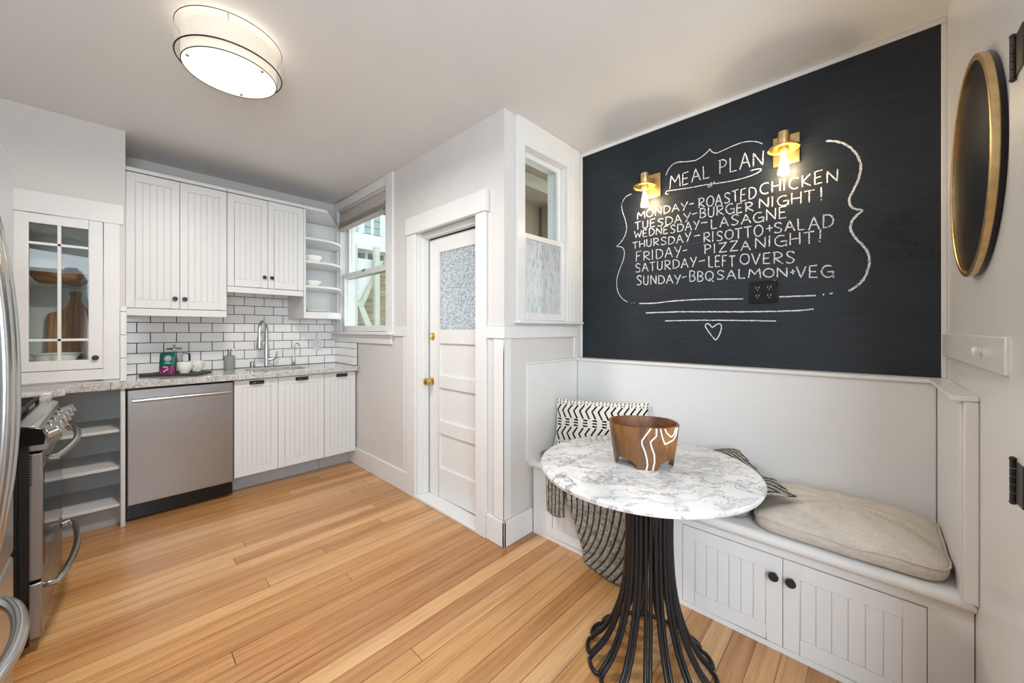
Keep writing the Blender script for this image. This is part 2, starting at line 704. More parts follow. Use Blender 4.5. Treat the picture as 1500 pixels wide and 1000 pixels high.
CHALK = [
 ('chalk_lettering', 'white chalk title word MEAL', 7, [[(881,2107),(874,2184),(850,2139),(827,2181),(820,2107)], [(773,2180),(805,2178),(806,2108),(773,2111)], [(804,2145),(779,2145)], [(755,2110),(733,2184),(707,2112)], [(746,2139),(714,2139)], [(692,2186),(690,2115),(660,2114)]]),
 ('chalk_lettering', 'white chalk title word PLAN', 7, [[(605,2119),(604,2197)], [(612,2193),(593,2194),(583,2190),(576,2182),(573,2174),(576,2163),(583,2155),(594,2153),(603,2154)], [(554,2191),(553,2114),(522,2114)], [(507,2113),(483,2197),(460,2113)], [(497,2146),(467,2143)], [(444,2110),(444,2182),(403,2108),(400,2180)]]),
 ('chalk_lettering', 'white chalk line MONDAY-ROASTED CHICKEN', 7, [[(1089,1962),(1084,2007),(1065,1979),(1044,2006),(1039,1961)], [(1010,2010),(1019,2005),(1025,1996),(1028,1984),(1025,1973),(1017,1965),(1006,1961),(997,1964),(989,1971),(985,1983),(986,1993),(991,2004),(1000,2009),(1011,2010)], [(971,1962),(972,2012),(934,1964),(934,2011)], [(917,1962),(917,2010)], [(921,2009),(905,2008),(895,2006),(887,2000),(881,1993),(879,1985),(883,1977),(887,1970),(895,1966),(906,1962),(918,1962)], [(868,1962),(848,2006),(827,1960)], [(860,1978),(833,1978)], [(816,2005),(799,1981)], [(778,2005),(804,1956)], [(768,1986),(743,1986)], [(714,1953),(713,2007)], [(719,2005),(704,2007),(696,2005),(689,1999),(688,1993),(689,1986),(696,1982),(704,1978),(712,1978),(684,1952)], [(659,2006),(667,1999),(672,1989),(673,1976),(670,1962),(664,1953),(656,1949),(647,1951),(641,1961),(637,1974),(638,1987),(643,1999),(651,2006),(660,2006)], [(628,1946),(612,2006),(594,1944)], [(622,1968),(600,1967)], [(555,1993),(560,2001),(568,2003),(578,2000),(581,1990),(575,1979),(564,1971),(556,1962),(560,1951),(571,1946),(583,1953)], [(529,1944),(530,2006)], [(545,2005),(514,2008)], [(479,2006),(501,2003),(503,1941),(479,1942)], [(500,1974),(483,1974)], [(463,1941),(463,2004)], [(465,2002),(453,2002),(445,1998),(438,1993),(433,1983),(432,1971),(434,1961),(438,1953),(444,1946),(453,1943),(464,1944)], [(376,2005),(385,2009),(395,2009),(405,2004),(411,1995),(414,1985),(412,1973),(406,1962),(397,1956),(387,1953),(378,1957)], [(362,1954),(361,2011)], [(328,1953),(327,2010)], [(362,1983),(327,1982)], [(311,1951),(311,2008)], [(253,1998),(263,2002),(272,2003),(282,1998),(287,1989),(289,1978),(289,1966),(282,1956),(275,1949),(264,1947),(255,1951)], [(238,1948),(238,2004)], [(208,2004),(237,1973),(206,1948)], [(162,2010),(189,2008),(190,1949),(163,1950)], [(189,1979),(167,1980)], [(144,1943),(144,1998),(108,1943),(107,1997)]]),
 ('chalk_lettering', 'white chalk line TUESDAY-BURGER NIGHT!', 7, [[(1086,1896),(1086,1944)], [(1106,1943),(1067,1946)], [(1053,1946),(1052,1910),(1052,1909),(1050,1903),(1045,1898),(1038,1896),(1031,1896),(1025,1900),(1021,1905),(1020,1945)], [(974,1944),(1002,1943),(1004,1895),(974,1896)], [(1002,1920),(979,1921)], [(922,1929),(928,1935),(938,1936),(950,1933),(953,1925),(946,1918),(932,1912),(923,1903),(928,1894),(942,1891),(956,1895)], [(905,1888),(905,1939)], [(908,1938),(892,1937),(881,1934),(874,1930),(867,1922),(865,1912),(867,1905),(873,1897),(883,1891),(893,1890),(906,1890)], [(853,1889),(834,1939),(812,1887)], [(846,1907),(818,1907)], [(799,1938),(783,1912)], [(762,1937),(788,1885)], [(753,1924),(723,1926)], [(707,1891),(708,1948)], [(709,1946),(699,1946),(690,1944),(683,1938),(680,1933),(683,1926),(690,1922),(698,1921),(705,1920)], [(706,1920),(697,1920),(687,1916),(681,1912),(679,1904),(681,1898),(688,1894),(697,1892),(709,1894)], [(664,1944),(665,1905),(664,1902),(662,1895),(658,1890),(651,1888),(644,1888),(639,1893),(637,1899),(635,1942)], [(619,1888),(619,1942)], [(626,1941),(609,1941),(599,1939),(592,1934),(590,1927),(593,1921),(599,1917),(609,1914),(619,1914),(586,1886)], [(541,1934),(549,1940),(558,1938),(567,1933),(572,1925),(575,1914),(572,1903),(568,1893),(560,1886),(551,1883),(543,1887),(535,1893),(536,1905)], [(555,1909),(534,1910),(535,1882)], [(496,1931),(521,1930),(522,1881),(496,1881)], [(521,1907),(501,1907)], [(478,1879),(478,1929)], [(485,1926),(469,1927),(459,1925),(452,1920),(450,1914),(452,1908),(458,1904),(469,1903),(478,1902),(445,1876)], [(417,1884),(417,1934),(379,1882),(378,1932)], [(361,1880),(361,1932)], [(301,1920),(311,1924),(321,1923),(331,1919),(337,1911),(339,1902),(337,1893),(332,1883),(323,1876),(313,1874),(303,1876),(295,1882),(295,1893)], [(316,1897),(292,1897),(294,1872)], [(280,1873),(280,1929)], [(244,1869),(243,1927)], [(280,1901),(244,1897)], [(211,1866),(211,1922)], [(231,1923),(191,1923)], [(166,1930),(166,1881)], [(166,1871),(165,1866)]]),
 ('chalk_lettering', 'white chalk line WEDNESDAY-LASAGNE', 7, [[(1109,1889),(1098,1844),(1085,1874),(1073,1842),(1062,1887)], [(1026,1886),(1050,1885),(1051,1842),(1025,1842)], [(1050,1863),(1030,1865)], [(1009,1842),(1009,1888)], [(1012,1887),(1000,1887),(990,1884),(984,1880),(978,1872),(976,1865),(978,1856),(984,1849),(990,1846),(999,1843),(1010,1843)], [(965,1839),(964,1883),(933,1840),(932,1883)], [(892,1884),(917,1883),(919,1838),(893,1838)], [(916,1862),(898,1862)], [(849,1872),(854,1879),(862,1882),(873,1878),(876,1870),(869,1862),(858,1855),(850,1847),(854,1838),(866,1834),(878,1839)], [(835,1835),(834,1882)], [(837,1881),(823,1879),(815,1878),(807,1873),(803,1866),(801,1858),(804,1850),(808,1842),(815,1837),(824,1836),(835,1836)], [(791,1835),(774,1884),(755,1832)], [(784,1853),(761,1853)], [(744,1881),(730,1857)], [(713,1881),(735,1830)], [(703,1863),(670,1861)], [(648,1872),(648,1819),(620,1818)], [(605,1820),(584,1873),(562,1818)], [(597,1839),(569,1839)], [(514,1864),(519,1871),(530,1875),(542,1870),(546,1861),(538,1851),(525,1843),(515,1833),(521,1822),(534,1818),(548,1824)], [(500,1815),(479,1866),(457,1814)], [(492,1835),(464,1835)], [(407,1859),(417,1862),(427,1862),(436,1856),(442,1849),(444,1838),(442,1827),(437,1819),(429,1813),(419,1811),(408,1813),(401,1820),(400,1830)], [(422,1834),(398,1835),(400,1809)], [(385,1811),(386,1870),(348,1813),(347,1870)], [(301,1869),(330,1868),(331,1812),(302,1813)], [(330,1841),(308,1842)]]),
 ('chalk_lettering', 'white chalk line THURSDAY-RISOTTO+SALAD', 7, [[(1104,1776),(1104,1817)], [(1122,1816),(1087,1817)], [(1073,1777),(1074,1821)], [(1041,1776),(1041,1820)], [(1073,1798),(1041,1798)], [(1026,1822),(1026,1790),(1026,1787),(1024,1782),(1020,1778),(1013,1776),(1007,1776),(1001,1780),(998,1785),(997,1822)], [(980,1773),(980,1820)], [(986,1818),(969,1819),(960,1817),(954,1813),(951,1807),(953,1801),(960,1798),(969,1795),(979,1796),(948,1772)], [(904,1809),(909,1815),(918,1818),(929,1814),(933,1806),(926,1798),(913,1792),(904,1783),(909,1774),(922,1771),(934,1776)], [(888,1768),(888,1815)], [(891,1813),(876,1813),(867,1811),(859,1805),(855,1798),(853,1791),(855,1782),(860,1775),(867,1772),(877,1769),(889,1770)], [(841,1766),(824,1817),(804,1765)], [(835,1786),(810,1786)], [(793,1822),(778,1794)], [(759,1823),(782,1764)], [(741,1793),(709,1794)], [(687,1749),(686,1804)], [(692,1801),(676,1803),(667,1801),(660,1795),(658,1789),(660,1782),(667,1778),(676,1776),(686,1776),(654,1747)], [(641,1745),(641,1803)], [(592,1787),(597,1794),(606,1797),(616,1793),(620,1784),(612,1774),(600,1767),(593,1758),(597,1747),(609,1744),(621,1750)], [(562,1796),(571,1792),(577,1782),(579,1770),(575,1758),(568,1750),(559,1745),(550,1747),(543,1756),(540,1767),(540,1780),(546,1790),(555,1796),(564,1795)], [(514,1740),(514,1795)], [(531,1795),(496,1796)], [(469,1738),(470,1796)], [(488,1796),(452,1797)], [(424,1796),(434,1790),(439,1779),(441,1765),(438,1753),(431,1741),(422,1737),(413,1741),(406,1749),(402,1763),(403,1776),(409,1788),(417,1795),(426,1795)], [(387,1770),(360,1771)], [(373,1787),(372,1754)], [(321,1782),(326,1788),(336,1792),(347,1789),(351,1779),(344,1771),(330,1764),(321,1755),(326,1744),(340,1741),(353,1747)], [(308,1742),(289,1793),(268,1739)], [(300,1761),(274,1759)], [(255,1796),(254,1739),(228,1738)], [(213,1731),(194,1792),(173,1729)], [(205,1754),(179,1753)], [(158,1730),(157,1795)], [(161,1793),(147,1792),(136,1789),(128,1782),(123,1771),(122,1761),(123,1750),(128,1741),(137,1734),(146,1732),(159,1733)]]),
 ('chalk_lettering', 'white chalk word FRIDAY-', 7, [[(1096,1691),(1095,1753)], [(1098,1751),(1064,1754)], [(1094,1723),(1072,1726)], [(1045,1689),(1044,1745)], [(1053,1743),(1032,1745),(1021,1744),(1013,1738),(1010,1732),(1013,1724),(1021,1719),(1032,1717),(1043,1716),(1006,1688)], [(990,1689),(990,1752)], [(964,1689),(965,1749)], [(968,1747),(952,1746),(941,1744),(933,1738),(926,1729),(924,1718),(926,1708),(932,1699),(942,1693),(952,1690),(966,1691)], [(911,1689),(889,1751),(866,1688)], [(903,1712),(874,1713)], [(853,1747),(836,1715)], [(815,1748),(841,1681)], [(805,1716),(781,1719)]]),
 ('chalk_lettering', 'white chalk words PIZZA NIGHT!', 7, [[(682,1681),(682,1736)], [(690,1733),(673,1734),(663,1732),(655,1726),(653,1719),(655,1712),(663,1708),(672,1706),(682,1706)], [(633,1680),(633,1733)], [(610,1729),(572,1730),(609,1680),(570,1680)], [(555,1731),(518,1731),(554,1679),(515,1678)], [(502,1673),(481,1722),(458,1670)], [(494,1692),(465,1691)], [(434,1675),(434,1730),(393,1675),(392,1728)], [(374,1676),(373,1732)], [(310,1721),(320,1724),(331,1725),(340,1719),(348,1711),(349,1700),(349,1689),(342,1679),(332,1672),(322,1670),(312,1672),(302,1678),(302,1691)], [(326,1695),(301,1694),(302,1667)], [(286,1670),(286,1730)], [(248,1668),(248,1727)], [(287,1699),(248,1698)], [(212,1664),(212,1721)], [(234,1721),(192,1722)], [(169,1727),(170,1682)], [(172,1672),(173,1667)]]),
 ('chalk_lettering', 'white chalk line SATURDAY-LEFT OVERS', 7, [[(1070,1666),(1076,1672),(1085,1676),(1096,1671),(1100,1661),(1092,1652),(1079,1645),(1070,1634),(1075,1623),(1089,1619),(1101,1625)], [(1057,1619),(1038,1674),(1017,1618)], [(1049,1640),(1023,1640)], [(989,1617),(989,1670)], [(1007,1670),(971,1673)], [(957,1674),(957,1635),(958,1633),(956,1627),(950,1621),(944,1619),(937,1621),(931,1624),(929,1630),(928,1673)], [(910,1614),(909,1673)], [(916,1670),(900,1672),(890,1670),(882,1665),(880,1657),(883,1650),(889,1644),(900,1643),(909,1642),(875,1613)], [(861,1617),(861,1670)], [(864,1669),(850,1669),(841,1666),(833,1661),(827,1653),(826,1643),(826,1634),(832,1626),(840,1621),(850,1618),(863,1618)], [(814,1614),(795,1670),(775,1614)], [(807,1635),(781,1635)], [(763,1673),(747,1643)], [(728,1671),(752,1613)], [(716,1642),(683,1646)], [(662,1666),(661,1604),(640,1601)], [(605,1661),(627,1663),(628,1601),(606,1600)], [(626,1631),(610,1631)], [(592,1598),(591,1660)], [(594,1659),(570,1658)], [(591,1630),(575,1629)], [(544,1592),(545,1650)], [(559,1652),(529,1649)], [(488,1653),(498,1650),(504,1639),(506,1626),(503,1613),(495,1602),(485,1598),(475,1600),(467,1607),(463,1619),(464,1634),(470,1647),(479,1652),(490,1653)], [(452,1651),(434,1590),(414,1646)], [(370,1643),(398,1644),(400,1591),(370,1589)], [(397,1617),(376,1618)], [(352,1583),(352,1644)], [(359,1642),(341,1643),(330,1638),(323,1633),(320,1624),(323,1618),(331,1613),(341,1612),(351,1612),(316,1580)], [(270,1627),(276,1635),(285,1639),(297,1636),(301,1626),(293,1613),(280,1605),(270,1593),(276,1583),(290,1579),(302,1587)]]),
 ('chalk_lettering', 'white chalk line SUNDAY-BBQ SALMON+VEG', 7, [[(1062,1585),(1066,1593),(1076,1597),(1086,1593),(1091,1584),(1083,1572),(1071,1563),(1062,1552),(1067,1540),(1080,1536),(1092,1542)], [(1046,1594),(1046,1552),(1046,1550),(1045,1542),(1039,1537),(1033,1534),(1026,1535),(1021,1538),(1018,1545),(1017,1590)], [(1000,1531),(1000,1591),(966,1532),(966,1587)], [(950,1531),(949,1585)], [(952,1583),(937,1583),(928,1579),(921,1573),(916,1564),(914,1556),(915,1546),(920,1539),(929,1535),(938,1532),(950,1533)], [(902,1530),(884,1581),(863,1529)], [(895,1550),(870,1548)], [(853,1578),(837,1549)], [(818,1576),(841,1522)], [(810,1558),(784,1563)], [(765,1530),(765,1595)], [(767,1593),(757,1593),(747,1590),(740,1585),(739,1578),(740,1570),(747,1565),(757,1564),(763,1564)], [(764,1563),(754,1564),(745,1560),(738,1554),(736,1547),(738,1538),(745,1532),(754,1530),(768,1533)], [(722,1525),(721,1587)], [(724,1585),(713,1585),(704,1581),(697,1576),(695,1569),(697,1563),(705,1559),(714,1557),(721,1555)], [(721,1556),(712,1555),(702,1553),(696,1547),(693,1541),(694,1534),(701,1528),(712,1526),(724,1528)], [(663,1579),(671,1575),(678,1565),(679,1551),(677,1540),(670,1530),(659,1526),(650,1529),(643,1537),(639,1549),(640,1562),(646,1571),(654,1578),(665,1579)], [(659,1539),(638,1517)], [(584,1567),(592,1574),(602,1578),(614,1574),(618,1567),(609,1557),(595,1549),(585,1540),(591,1531),(606,1528),(620,1533)], [(571,1524),(549,1574),(526,1522)], [(562,1543),(534,1541)], [(511,1575),(511,1525),(483,1524)], [(467,1520),(460,1570),(439,1539),(417,1567),(412,1517)], [(380,1562),(391,1558),(398,1550),(400,1540),(396,1530),(388,1522),(377,1517),(366,1520),(358,1526),(353,1536),(356,1547),(361,1556),(372,1561),(383,1563)], [(339,1515),(340,1562),(300,1513),(300,1558)], [(286,1533),(266,1535)], [(276,1546),(275,1522)], [(261,1560),(244,1502),(224,1555)], [(181,1556),(209,1556),(210,1500),(181,1498)], [(207,1528),(186,1527)], [(129,1546),(139,1550),(148,1550),(157,1545),(162,1536),(165,1526),(163,1513),(157,1504),(149,1497),(140,1494),(130,1497),(123,1503),(124,1515)], [(143,1520),(122,1520),(121,1490)]]),
 ('chalk_flourish', 'curly line drawn over the title', 6, [[(904,2197),(890,2227),(864,2249),(832,2254),(775,2241),(733,2235),(697,2246),(668,2264),(656,2276)], [(656,2276),(648,2258),(622,2241),(589,2245),(535,2254),(488,2256),(448,2246),(418,2230),(404,2217)]]),
 ('chalk_flourish', 'looped underline below the title', 6, [[(892,2076),(907,2085),(894,2097),(838,2091),(763,2083),(679,2077),(595,2067),(514,2062),(453,2066),(418,2076),(409,2086),(428,2093),(458,2093)], [(668,2061),(648,2084)], [(659,2056),(631,2082)]]),
 ('chalk_bracket', 'thin left bracket', 5.5, [[(1128,2138),(1163,2131),(1189,2108),(1200,2074)], [(1181,2116),(1198,2085),(1194,2040),(1174,1978),(1164,1925),(1174,1876),(1202,1836),(1234,1812)], [(1238,1810),(1198,1798),(1180,1767),(1186,1717),(1210,1661),(1230,1605),(1235,1553),(1226,1501),(1198,1459),(1159,1429)], [(1133,1420),(1129,1418)], [(1113,1421),(1109,1421)]]),
 ('chalk_bracket', 'thick right bracket', 11, [[(147,2144),(102,2123),(65,2087),(38,2037),(27,1985),(35,1931),(53,1883),(66,1845),(56,1806),(20,1785)], [(20,1785),(50,1756),(62,1717),(50,1674),(20,1625),(1,1582),(1,1530),(17,1475),(44,1441),(68,1424)]]),
 ('chalk_underline', 'topmost underline split by the outlet', 8, [[(1076,1416),(982,1413),(840,1421),(692,1421),(492,1412)], [(332,1413),(187,1411)], [(161,1413),(154,1414)], [(136,1415),(123,1418)]]),
 ('chalk_underline', 'middle underline, the longest', 8, [[(1033,1354),(795,1353),(476,1342),(275,1340),(195,1346)]]),
 ('chalk_underline', 'lowest underline, the shortest', 7, [[(910,1300),(709,1301),(476,1295),(345,1290)]]),
 ('chalk_heart', 'small outlined heart under the lines', 7, [[(627,1186),(659,1228),(680,1267),(667,1281),(643,1258)], [(643,1258),(615,1278),(599,1273),(599,1245),(611,1210),(627,1186)]]),
 ('erased_chalk', 'faint wiped lettering at the right edge', 7, [[(-57,1702),(-70,1746),(-86,1697)], [(-62,1718),(-82,1716)], [(-97,1695),(-97,1740)], [(-91,1738),(-105,1738),(-112,1736),(-117,1731),(-119,1725),(-117,1720),(-112,1717),(-105,1715),(-98,1716),(-122,1689)], [(-152,1731),(-132,1732),(-131,1688),(-152,1686)], [(-132,1710),(-149,1710)], [(-24,1687),(-35,1660)], [(-50,1683),(-32,1635)], [(-73,1676),(-66,1673),(-61,1666),(-60,1655),(-63,1644),(-68,1636),(-75,1632),(-83,1633),(-89,1639),(-91,1649),(-90,1659),(-86,1668),(-79,1676),(-71,1677)], [(-101,1670),(-101,1637),(-101,1635),(-102,1629),(-106,1624),(-111,1621),(-116,1621),(-120,1624),(-122,1629),(-123,1666)], [(-101,1591),(-101,1620)], [(-100,1620),(-114,1619)], [(-101,1606),(-111,1605)], [(-129,1617),(-125,1614),(-122,1609),(-121,1602),(-123,1596),(-126,1589),(-131,1586),(-136,1587),(-139,1591),(-141,1597),(-140,1605),(-137,1611),(-133,1616),(-128,1616)], [(-147,1581),(-147,1615)], [(-144,1613),(-152,1614),(-157,1612),(-160,1608),(-161,1603),(-160,1600),(-156,1597),(-152,1597),(-147,1598),(-163,1577)], [(-61,1592),(-69,1553),(-76,1578),(-84,1550),(-92,1587)], [(-109,1582),(-103,1580),(-99,1573),(-99,1565),(-100,1557),(-105,1551),(-111,1548),(-117,1549),(-121,1554),(-124,1561),(-123,1569),(-119,1576),(-114,1581),(-108,1582)], [(-131,1541),(-132,1577)], [(-127,1576),(-138,1575),(-144,1574),(-148,1570),(-149,1565),(-148,1562),(-143,1559),(-138,1558),(-132,1559),(-152,1538)], [(-169,1537),(-169,1575)], [(-157,1575),(-179,1574)], [(-188,1535),(-187,1574)], [(-208,1533),(-208,1571)], [(-188,1554),(-207,1552)]]),
]

# ================================================================== the room
XD, XC, YN, YB, YR, XL, ZC = 1.53, 2.33, 1.52, 3.95, -0.23, -0.95, 2.52
YH = -2.4

m = MB(); m.box(XL - .1, XD + .15, YH - .1, YB + .1, -0.08, 0); m.box(XD + .15, XC + .2, YH - .1, YN + .15, -0.08, 0)
struct('floor', m, 'floor_boards', smooth=False)
m = MB(); m.box(XL - .1, XD + .15, YH - .1, YB + .1, ZC, ZC + .1); m.box(XD + .15, XC + .2, YH - .1, YN + .15, ZC, ZC + .1)
struct('ceiling', m, 'ceiling_paint', smooth=False)

m = MB(); m.box(XL - .1, XD + .15, YB, YB + .12, 0, ZC)
struct('wall_back', m, 'wall_paint', smooth=False)
m = MB(); m.box(XL - .1, XL, YH, YB, 0, ZC)
struct('wall_left', m, 'wall_paint', smooth=False)
m = MB(); m.box(XL - .1, 1.5, YH - .1, YH, 0, ZC)
struct('wall_hall', m, 'wall_paint', smooth=False)
m = MB(); m.box(1.36, 1.5, YH, YR - .12, 0, ZC)
struct('wall_hall_right', m, 'wall_paint', smooth=False)
# wall with the tall sash window and the glazed door
m = MB()
X0, X1 = XD, XD + .15
m.box(X0, X1, YN, 1.749, 0, ZC)
m.box(X0, X1, 1.749, 2.431, 1.985, ZC)
m.box(X0, X1, 2.431, 2.872, 0, ZC)
m.box(X0, X1, 2.872, 3.855, 0, 1.225)
m.box(X0, X1, 2.872, 3.855, 2.44, ZC)
m.box(X0, X1, 3.855, YB, 0, ZC)
struct('wall_door', m, 'wall_paint', smooth=False)
# short return wall with the narrow window
m = MB()
m.box(X1, 1.69, YN, YN + .15, 0, ZC)
m.box(1.69, 2.13, YN, YN + .15, 0, 1.305)
m.box(1.69, 2.13, YN, YN + .15, 2.368, ZC)
m.box(2.13, XC + .15, YN, YN + .15, 0, ZC)
struct('wall_nook', m, 'wall_paint', smooth=False)
m = MB(); m.box(XC, XC + .15, YR, YN, 0, ZC)
struct('wall_chalkboard', m, 'white_trim', smooth=False)
m = MB(); m.box(1.345, XC + .15, YR - .12, YR, 0, ZC)
struct('wall_right', m, 'white_trim', smooth=False)
# chimney block over and round the glass cabinet
m = MB()
YL = 3.46
m.box(XL, 0.03, YL, YB, 2.04, ZC)
m.box(XL, -0.42, YL, YB, 0.915, 2.04)
m.box(-0.05, 0.03, YL, YB, 0.915, 2.04)
m.box(-0.42, -0.05, 3.90, YB, 0.915, 2.04)
m.box(-0.42, -0.05, YL, 3.90, 0.915, 0.985)
struct('wall_block', m, 'wall_paint', smooth=False)

# ---- trims
def tr(name, mb, mat='white_trim', bevel=0.003):
    return struct(name, mb, mat, bevel)

# frame boards round the glass cabinet
m = MB()
m.box(-0.60, 0.022, YL - .012, YL, 1.915, 2.04)
m.box(-0.064, 0.006, YL - .010, YL, 0.935, 1.915)
m.box(-0.60, -0.408, YL - .010, YL, 0.935, 1.915)
m.box(-0.408, -0.064, YL - .010, YL, 0.935, 1.005)
tr('trim_1', m)
# chair rail
m = MB()
m.box(XD - .014, XD, YN - .014, 1.662, 1.196, 1.268)
m.box(XD - .014, 2.262, YN - .014, YN, 1.196, 1.268)
m.box(XD - .014, XD, 2.545, 2.77, 1.196, 1.268)
tr('trim_2', m)
m = MB()
m.box(1.346, XC, YR, YR + .014, 1.142, 1.228)
tr('trim_3', m)
# wainscot stiles
m = MB()
m.box(XD - .010, XD, YN - .010, 1.600, 0.15, 1.196)
m.box(XD - .010, 1.58, YN - .010, YN, 0.15, 1.196)
m.box(2.225, 2.27, YN - .010, YN, 1.045, 1.196)
m.box(XD - .010, XD, 2.545, 2.62, 0.15, 1.196)
tr('trim_4', m)
# ledge under the chalkboard and the panelled back of the seat below it
m = MB()
m.box(2.25, XC, YR + .035, YN - .02, 0.40, 1.030)
struct('wall_seat_back', m, 'white_trim', 0.002)
m = MB()
m.box(2.235, XC, YR, YN, 1.030, 1.047)
tr('trim_5', m)
# side panels at each end of the seat
m = MB()
m.box(1.712, 2.25, YN - .02, YN, 0.445, 1.035)
m.box(1.705, 2.25, YN - .026, YN, 1.035, 1.048)
tr('trim_6', m)
m = MB()
m.box(1.730, 2.2495, YR + .0005, YR + .034, 0.448, 1.0345)
m.box(1.700, 2.2495, YR + .0005, YR + .055, 1.035, 1.050)
m.box(1.702, 1.7295, YR + .0005, YR + .029, 0.448, 1.0345)
tr('trim_7', m)
# thin border round the chalkboard
m = MB()
m.box(XC - .012, XC, YR, YN, 2.497, ZC)
m.box(XC - .010, XC, YR, YR + .016, 1.047, 2.497)
m.box(XC - .010, XC, YN - .014, YN, 1.047, 2.497)
tr('trim_8', m)
# doorway casing at the near end of the right wall, with hinges
m = MB()
m.box(1.19, 1.345, YR - .14, YR + .008, 0, ZC)
tr('trim_9', m)
# bullnose tiles up the end of the backsplash
m = MB()
for k in range(4):
    z0 = 0.917 + k * 0.149
    m.prism([(0.007, YL), (0.007, YL - .012), (0.028, YL - .012), (0.036, YL - .006), (0.036, YL)], z0, min(z0 + .146, 1.395))
tr('trim_10', m, 'white_trim', 0.002)

# ---- baseboards
m = MB()
m.box(XD - .018, XD, 2.545, 3.58, 0, 0.155)
m.box(XD - .018, XD, YN - .018, 1.655, 0, 0.148)
struct('baseboard_door', m, 'white_trim', 0.004)
m = MB()
m.box(XD - .018, 1.765, YN - .018, YN, 0, 0.148)
struct('baseboard_nook', m, 'white_trim', 0.004)

# ---- tiled backsplash
m = MB()
m.mi = 0
m.box(0.03, XD, YB - .006, YB, 0.916, 1.62)
m.mi = 1
m2 = MB()
m2.box(XD - .006, XD, 3.43, YB - .012, 0.916, 1.127)
m2.mi = 1
TP, TR_ = 0.1475, 0.0770
z = 0.9165
row = 0
while z < 1.60:
    x = 0.683 - 6 * TP + (0.0735 if row % 2 else 0)
    while x < XD:
        a, b = max(x + .0024, 0.034), min(x + TP - .0024, XD - .008)
        if b - a > .012:
            m.box(a, b, YB - .010, YB - .004, z + .0024, min(z + TR_ - .0024, 1.615))
        x += TP
    if z < 1.09:
        y = YB - .008 + (0.0735 if row % 2 else 0.0)
        while y > 3.43:
            a, b = max(y - TP + .0018, 3.435), min(y - .0018, YB - .012)
            if b - a > .01:
                m2.box(XD - .010, XD - .004, a, b, z + .0018, min(z + TR_ - .0018, 1.125))
            y -= TP
    z += TR_
    row += 1
struct('wall_backsplash', m, ['grout', 'tile_glaze'], 0.0012, seg=1)
struct('wall_backsplash_side', m2, ['grout', 'tile_glaze'], 0.0012, seg=1)

# ---- window 1: tall double-hung sash beside the corner
w = struct_root('window_1', (XD, 3.36, 1.2))
m = MB()
m.box(XD - .02, XD, 2.762, 2.872, 1.228, ZC - .002)
m.box(XD - .02, XD, 3.855, YB - .012, 1.228, ZC - .002)
m.box(XD - .02, XD, 2.872, 3.855, 2.435, ZC - .002)
build('casing', m, 'white_trim', w, 0.003)
m = MB()
m.box(XD - .055, XD + .07, 2.742, YB - .012, 1.203, 1.228)
build('sill', m, 'white_trim', w, 0.006, 3)
m = MB()
m.box(XD - .018, XD, 2.79, YB - .012, 1.128, 1.203)
m.box(XD - .028, XD, 2.775, YB - .012, 1.183, 1.203)
build('apron', m, 'white_trim', w, 0.004)
m = MB()
for y0, y1 in ((2.872, 2.892), (3.835, 3.855)):
    m.box(XD, XD + .15, y0, y1, 1.228, 2.435)
    m.box(XD + .055, XD + .065, (y0 - .0 if y0 < 3 else y0 - .014), (y1 + .014 if y0 < 3 else y1), 1.228, 2.435)
m.box(XD, XD + .15, 2.872, 3.855, 2.42, 2.435)
build('jamb', m, 'white_trim', w, 0.002)


def sash(name, x0, x1, y0, y1, z0, z1, fw, fb, ft, par, glass='clear_glass', axis='x'):
    m = MB()
    def bx(a0, a1, c0, c1):
        if axis == 'x':
            m.box(x0, x1, a0, a1, c0, c1)
        else:
            m.box(a0, a1, x0, x1, c0, c1)
    bx(y0, y0 + fw, z0, z1)
    bx(y1 - fw, y1, z0, z1)
    bx(y0 + fw, y1 - fw, z0, z0 + fb)
    bx(y0 + fw, y1 - fw, z1 - ft, z1)
    s = build(name, m, 'white_trim', par, 0.003)
    m = MB()
    xm = (x0 + x1) / 2
    if axis == 'x':
        m.box(xm - .002, xm + .002, y0 + fw - .005, y1 - fw + .005, z0 + fb - .005, z1 - ft + .005)
    else:
        m.box(y0 + fw - .005, y1 - fw + .005, xm - .002, xm + .002, z0 + fb - .005, z1 - ft + .005)
    build('glass_pane', m, glass, s, smooth=False)
    return s


sash('upper_sash', XD + .068, XD + .100, 2.895, 3.832, 1.755, 2.415, .045, .045, .05, w)
sash('lower_sash', XD + .022, XD + .054, 2.895, 3.832, 1.230, 1.800, .045, .055, .045, w)
m = MB()
m.box(XD + .012, XD + .022, 3.33, 3.39, 1.785, 1.800)
m.lathe([(.012, 0), (.012, .006), (.006, .012)], (XD + .035, 3.36, 1.800), 12)
build('sash_lock', m, 'nickel', w)

# roman shade folded up in its head
t = thing('roman_shade', 'grey folded fabric shade at the head of the tall corner window', 'window shade', (XD + .01, 3.36, 2.43))
m = MB()
m.box(XD - .008, XD + .03, 2.90, 3.828, 2.40, 2.418)
build('headrail', m, 'shade_cloth', t, 0.002)
m = MB()
pts = [(XD + .0, 2.405), (XD - .004, 2.345), (XD - .002, 2.29)]
fold = []
for i in range(5):
    zz = 2.30 - i * .016
    fold += [(XD - .020 - .004 * i, zz), (XD + .012, zz - .011)]
pr_ = pts + fold
back = [(p[0] + .006, p[1] - .001) for p in pr_][::-1]
m.prism(pr_ + back, 2.90, 3.828, 'y')
build('fabric', m, 'shade_cloth', t, smooth=False)

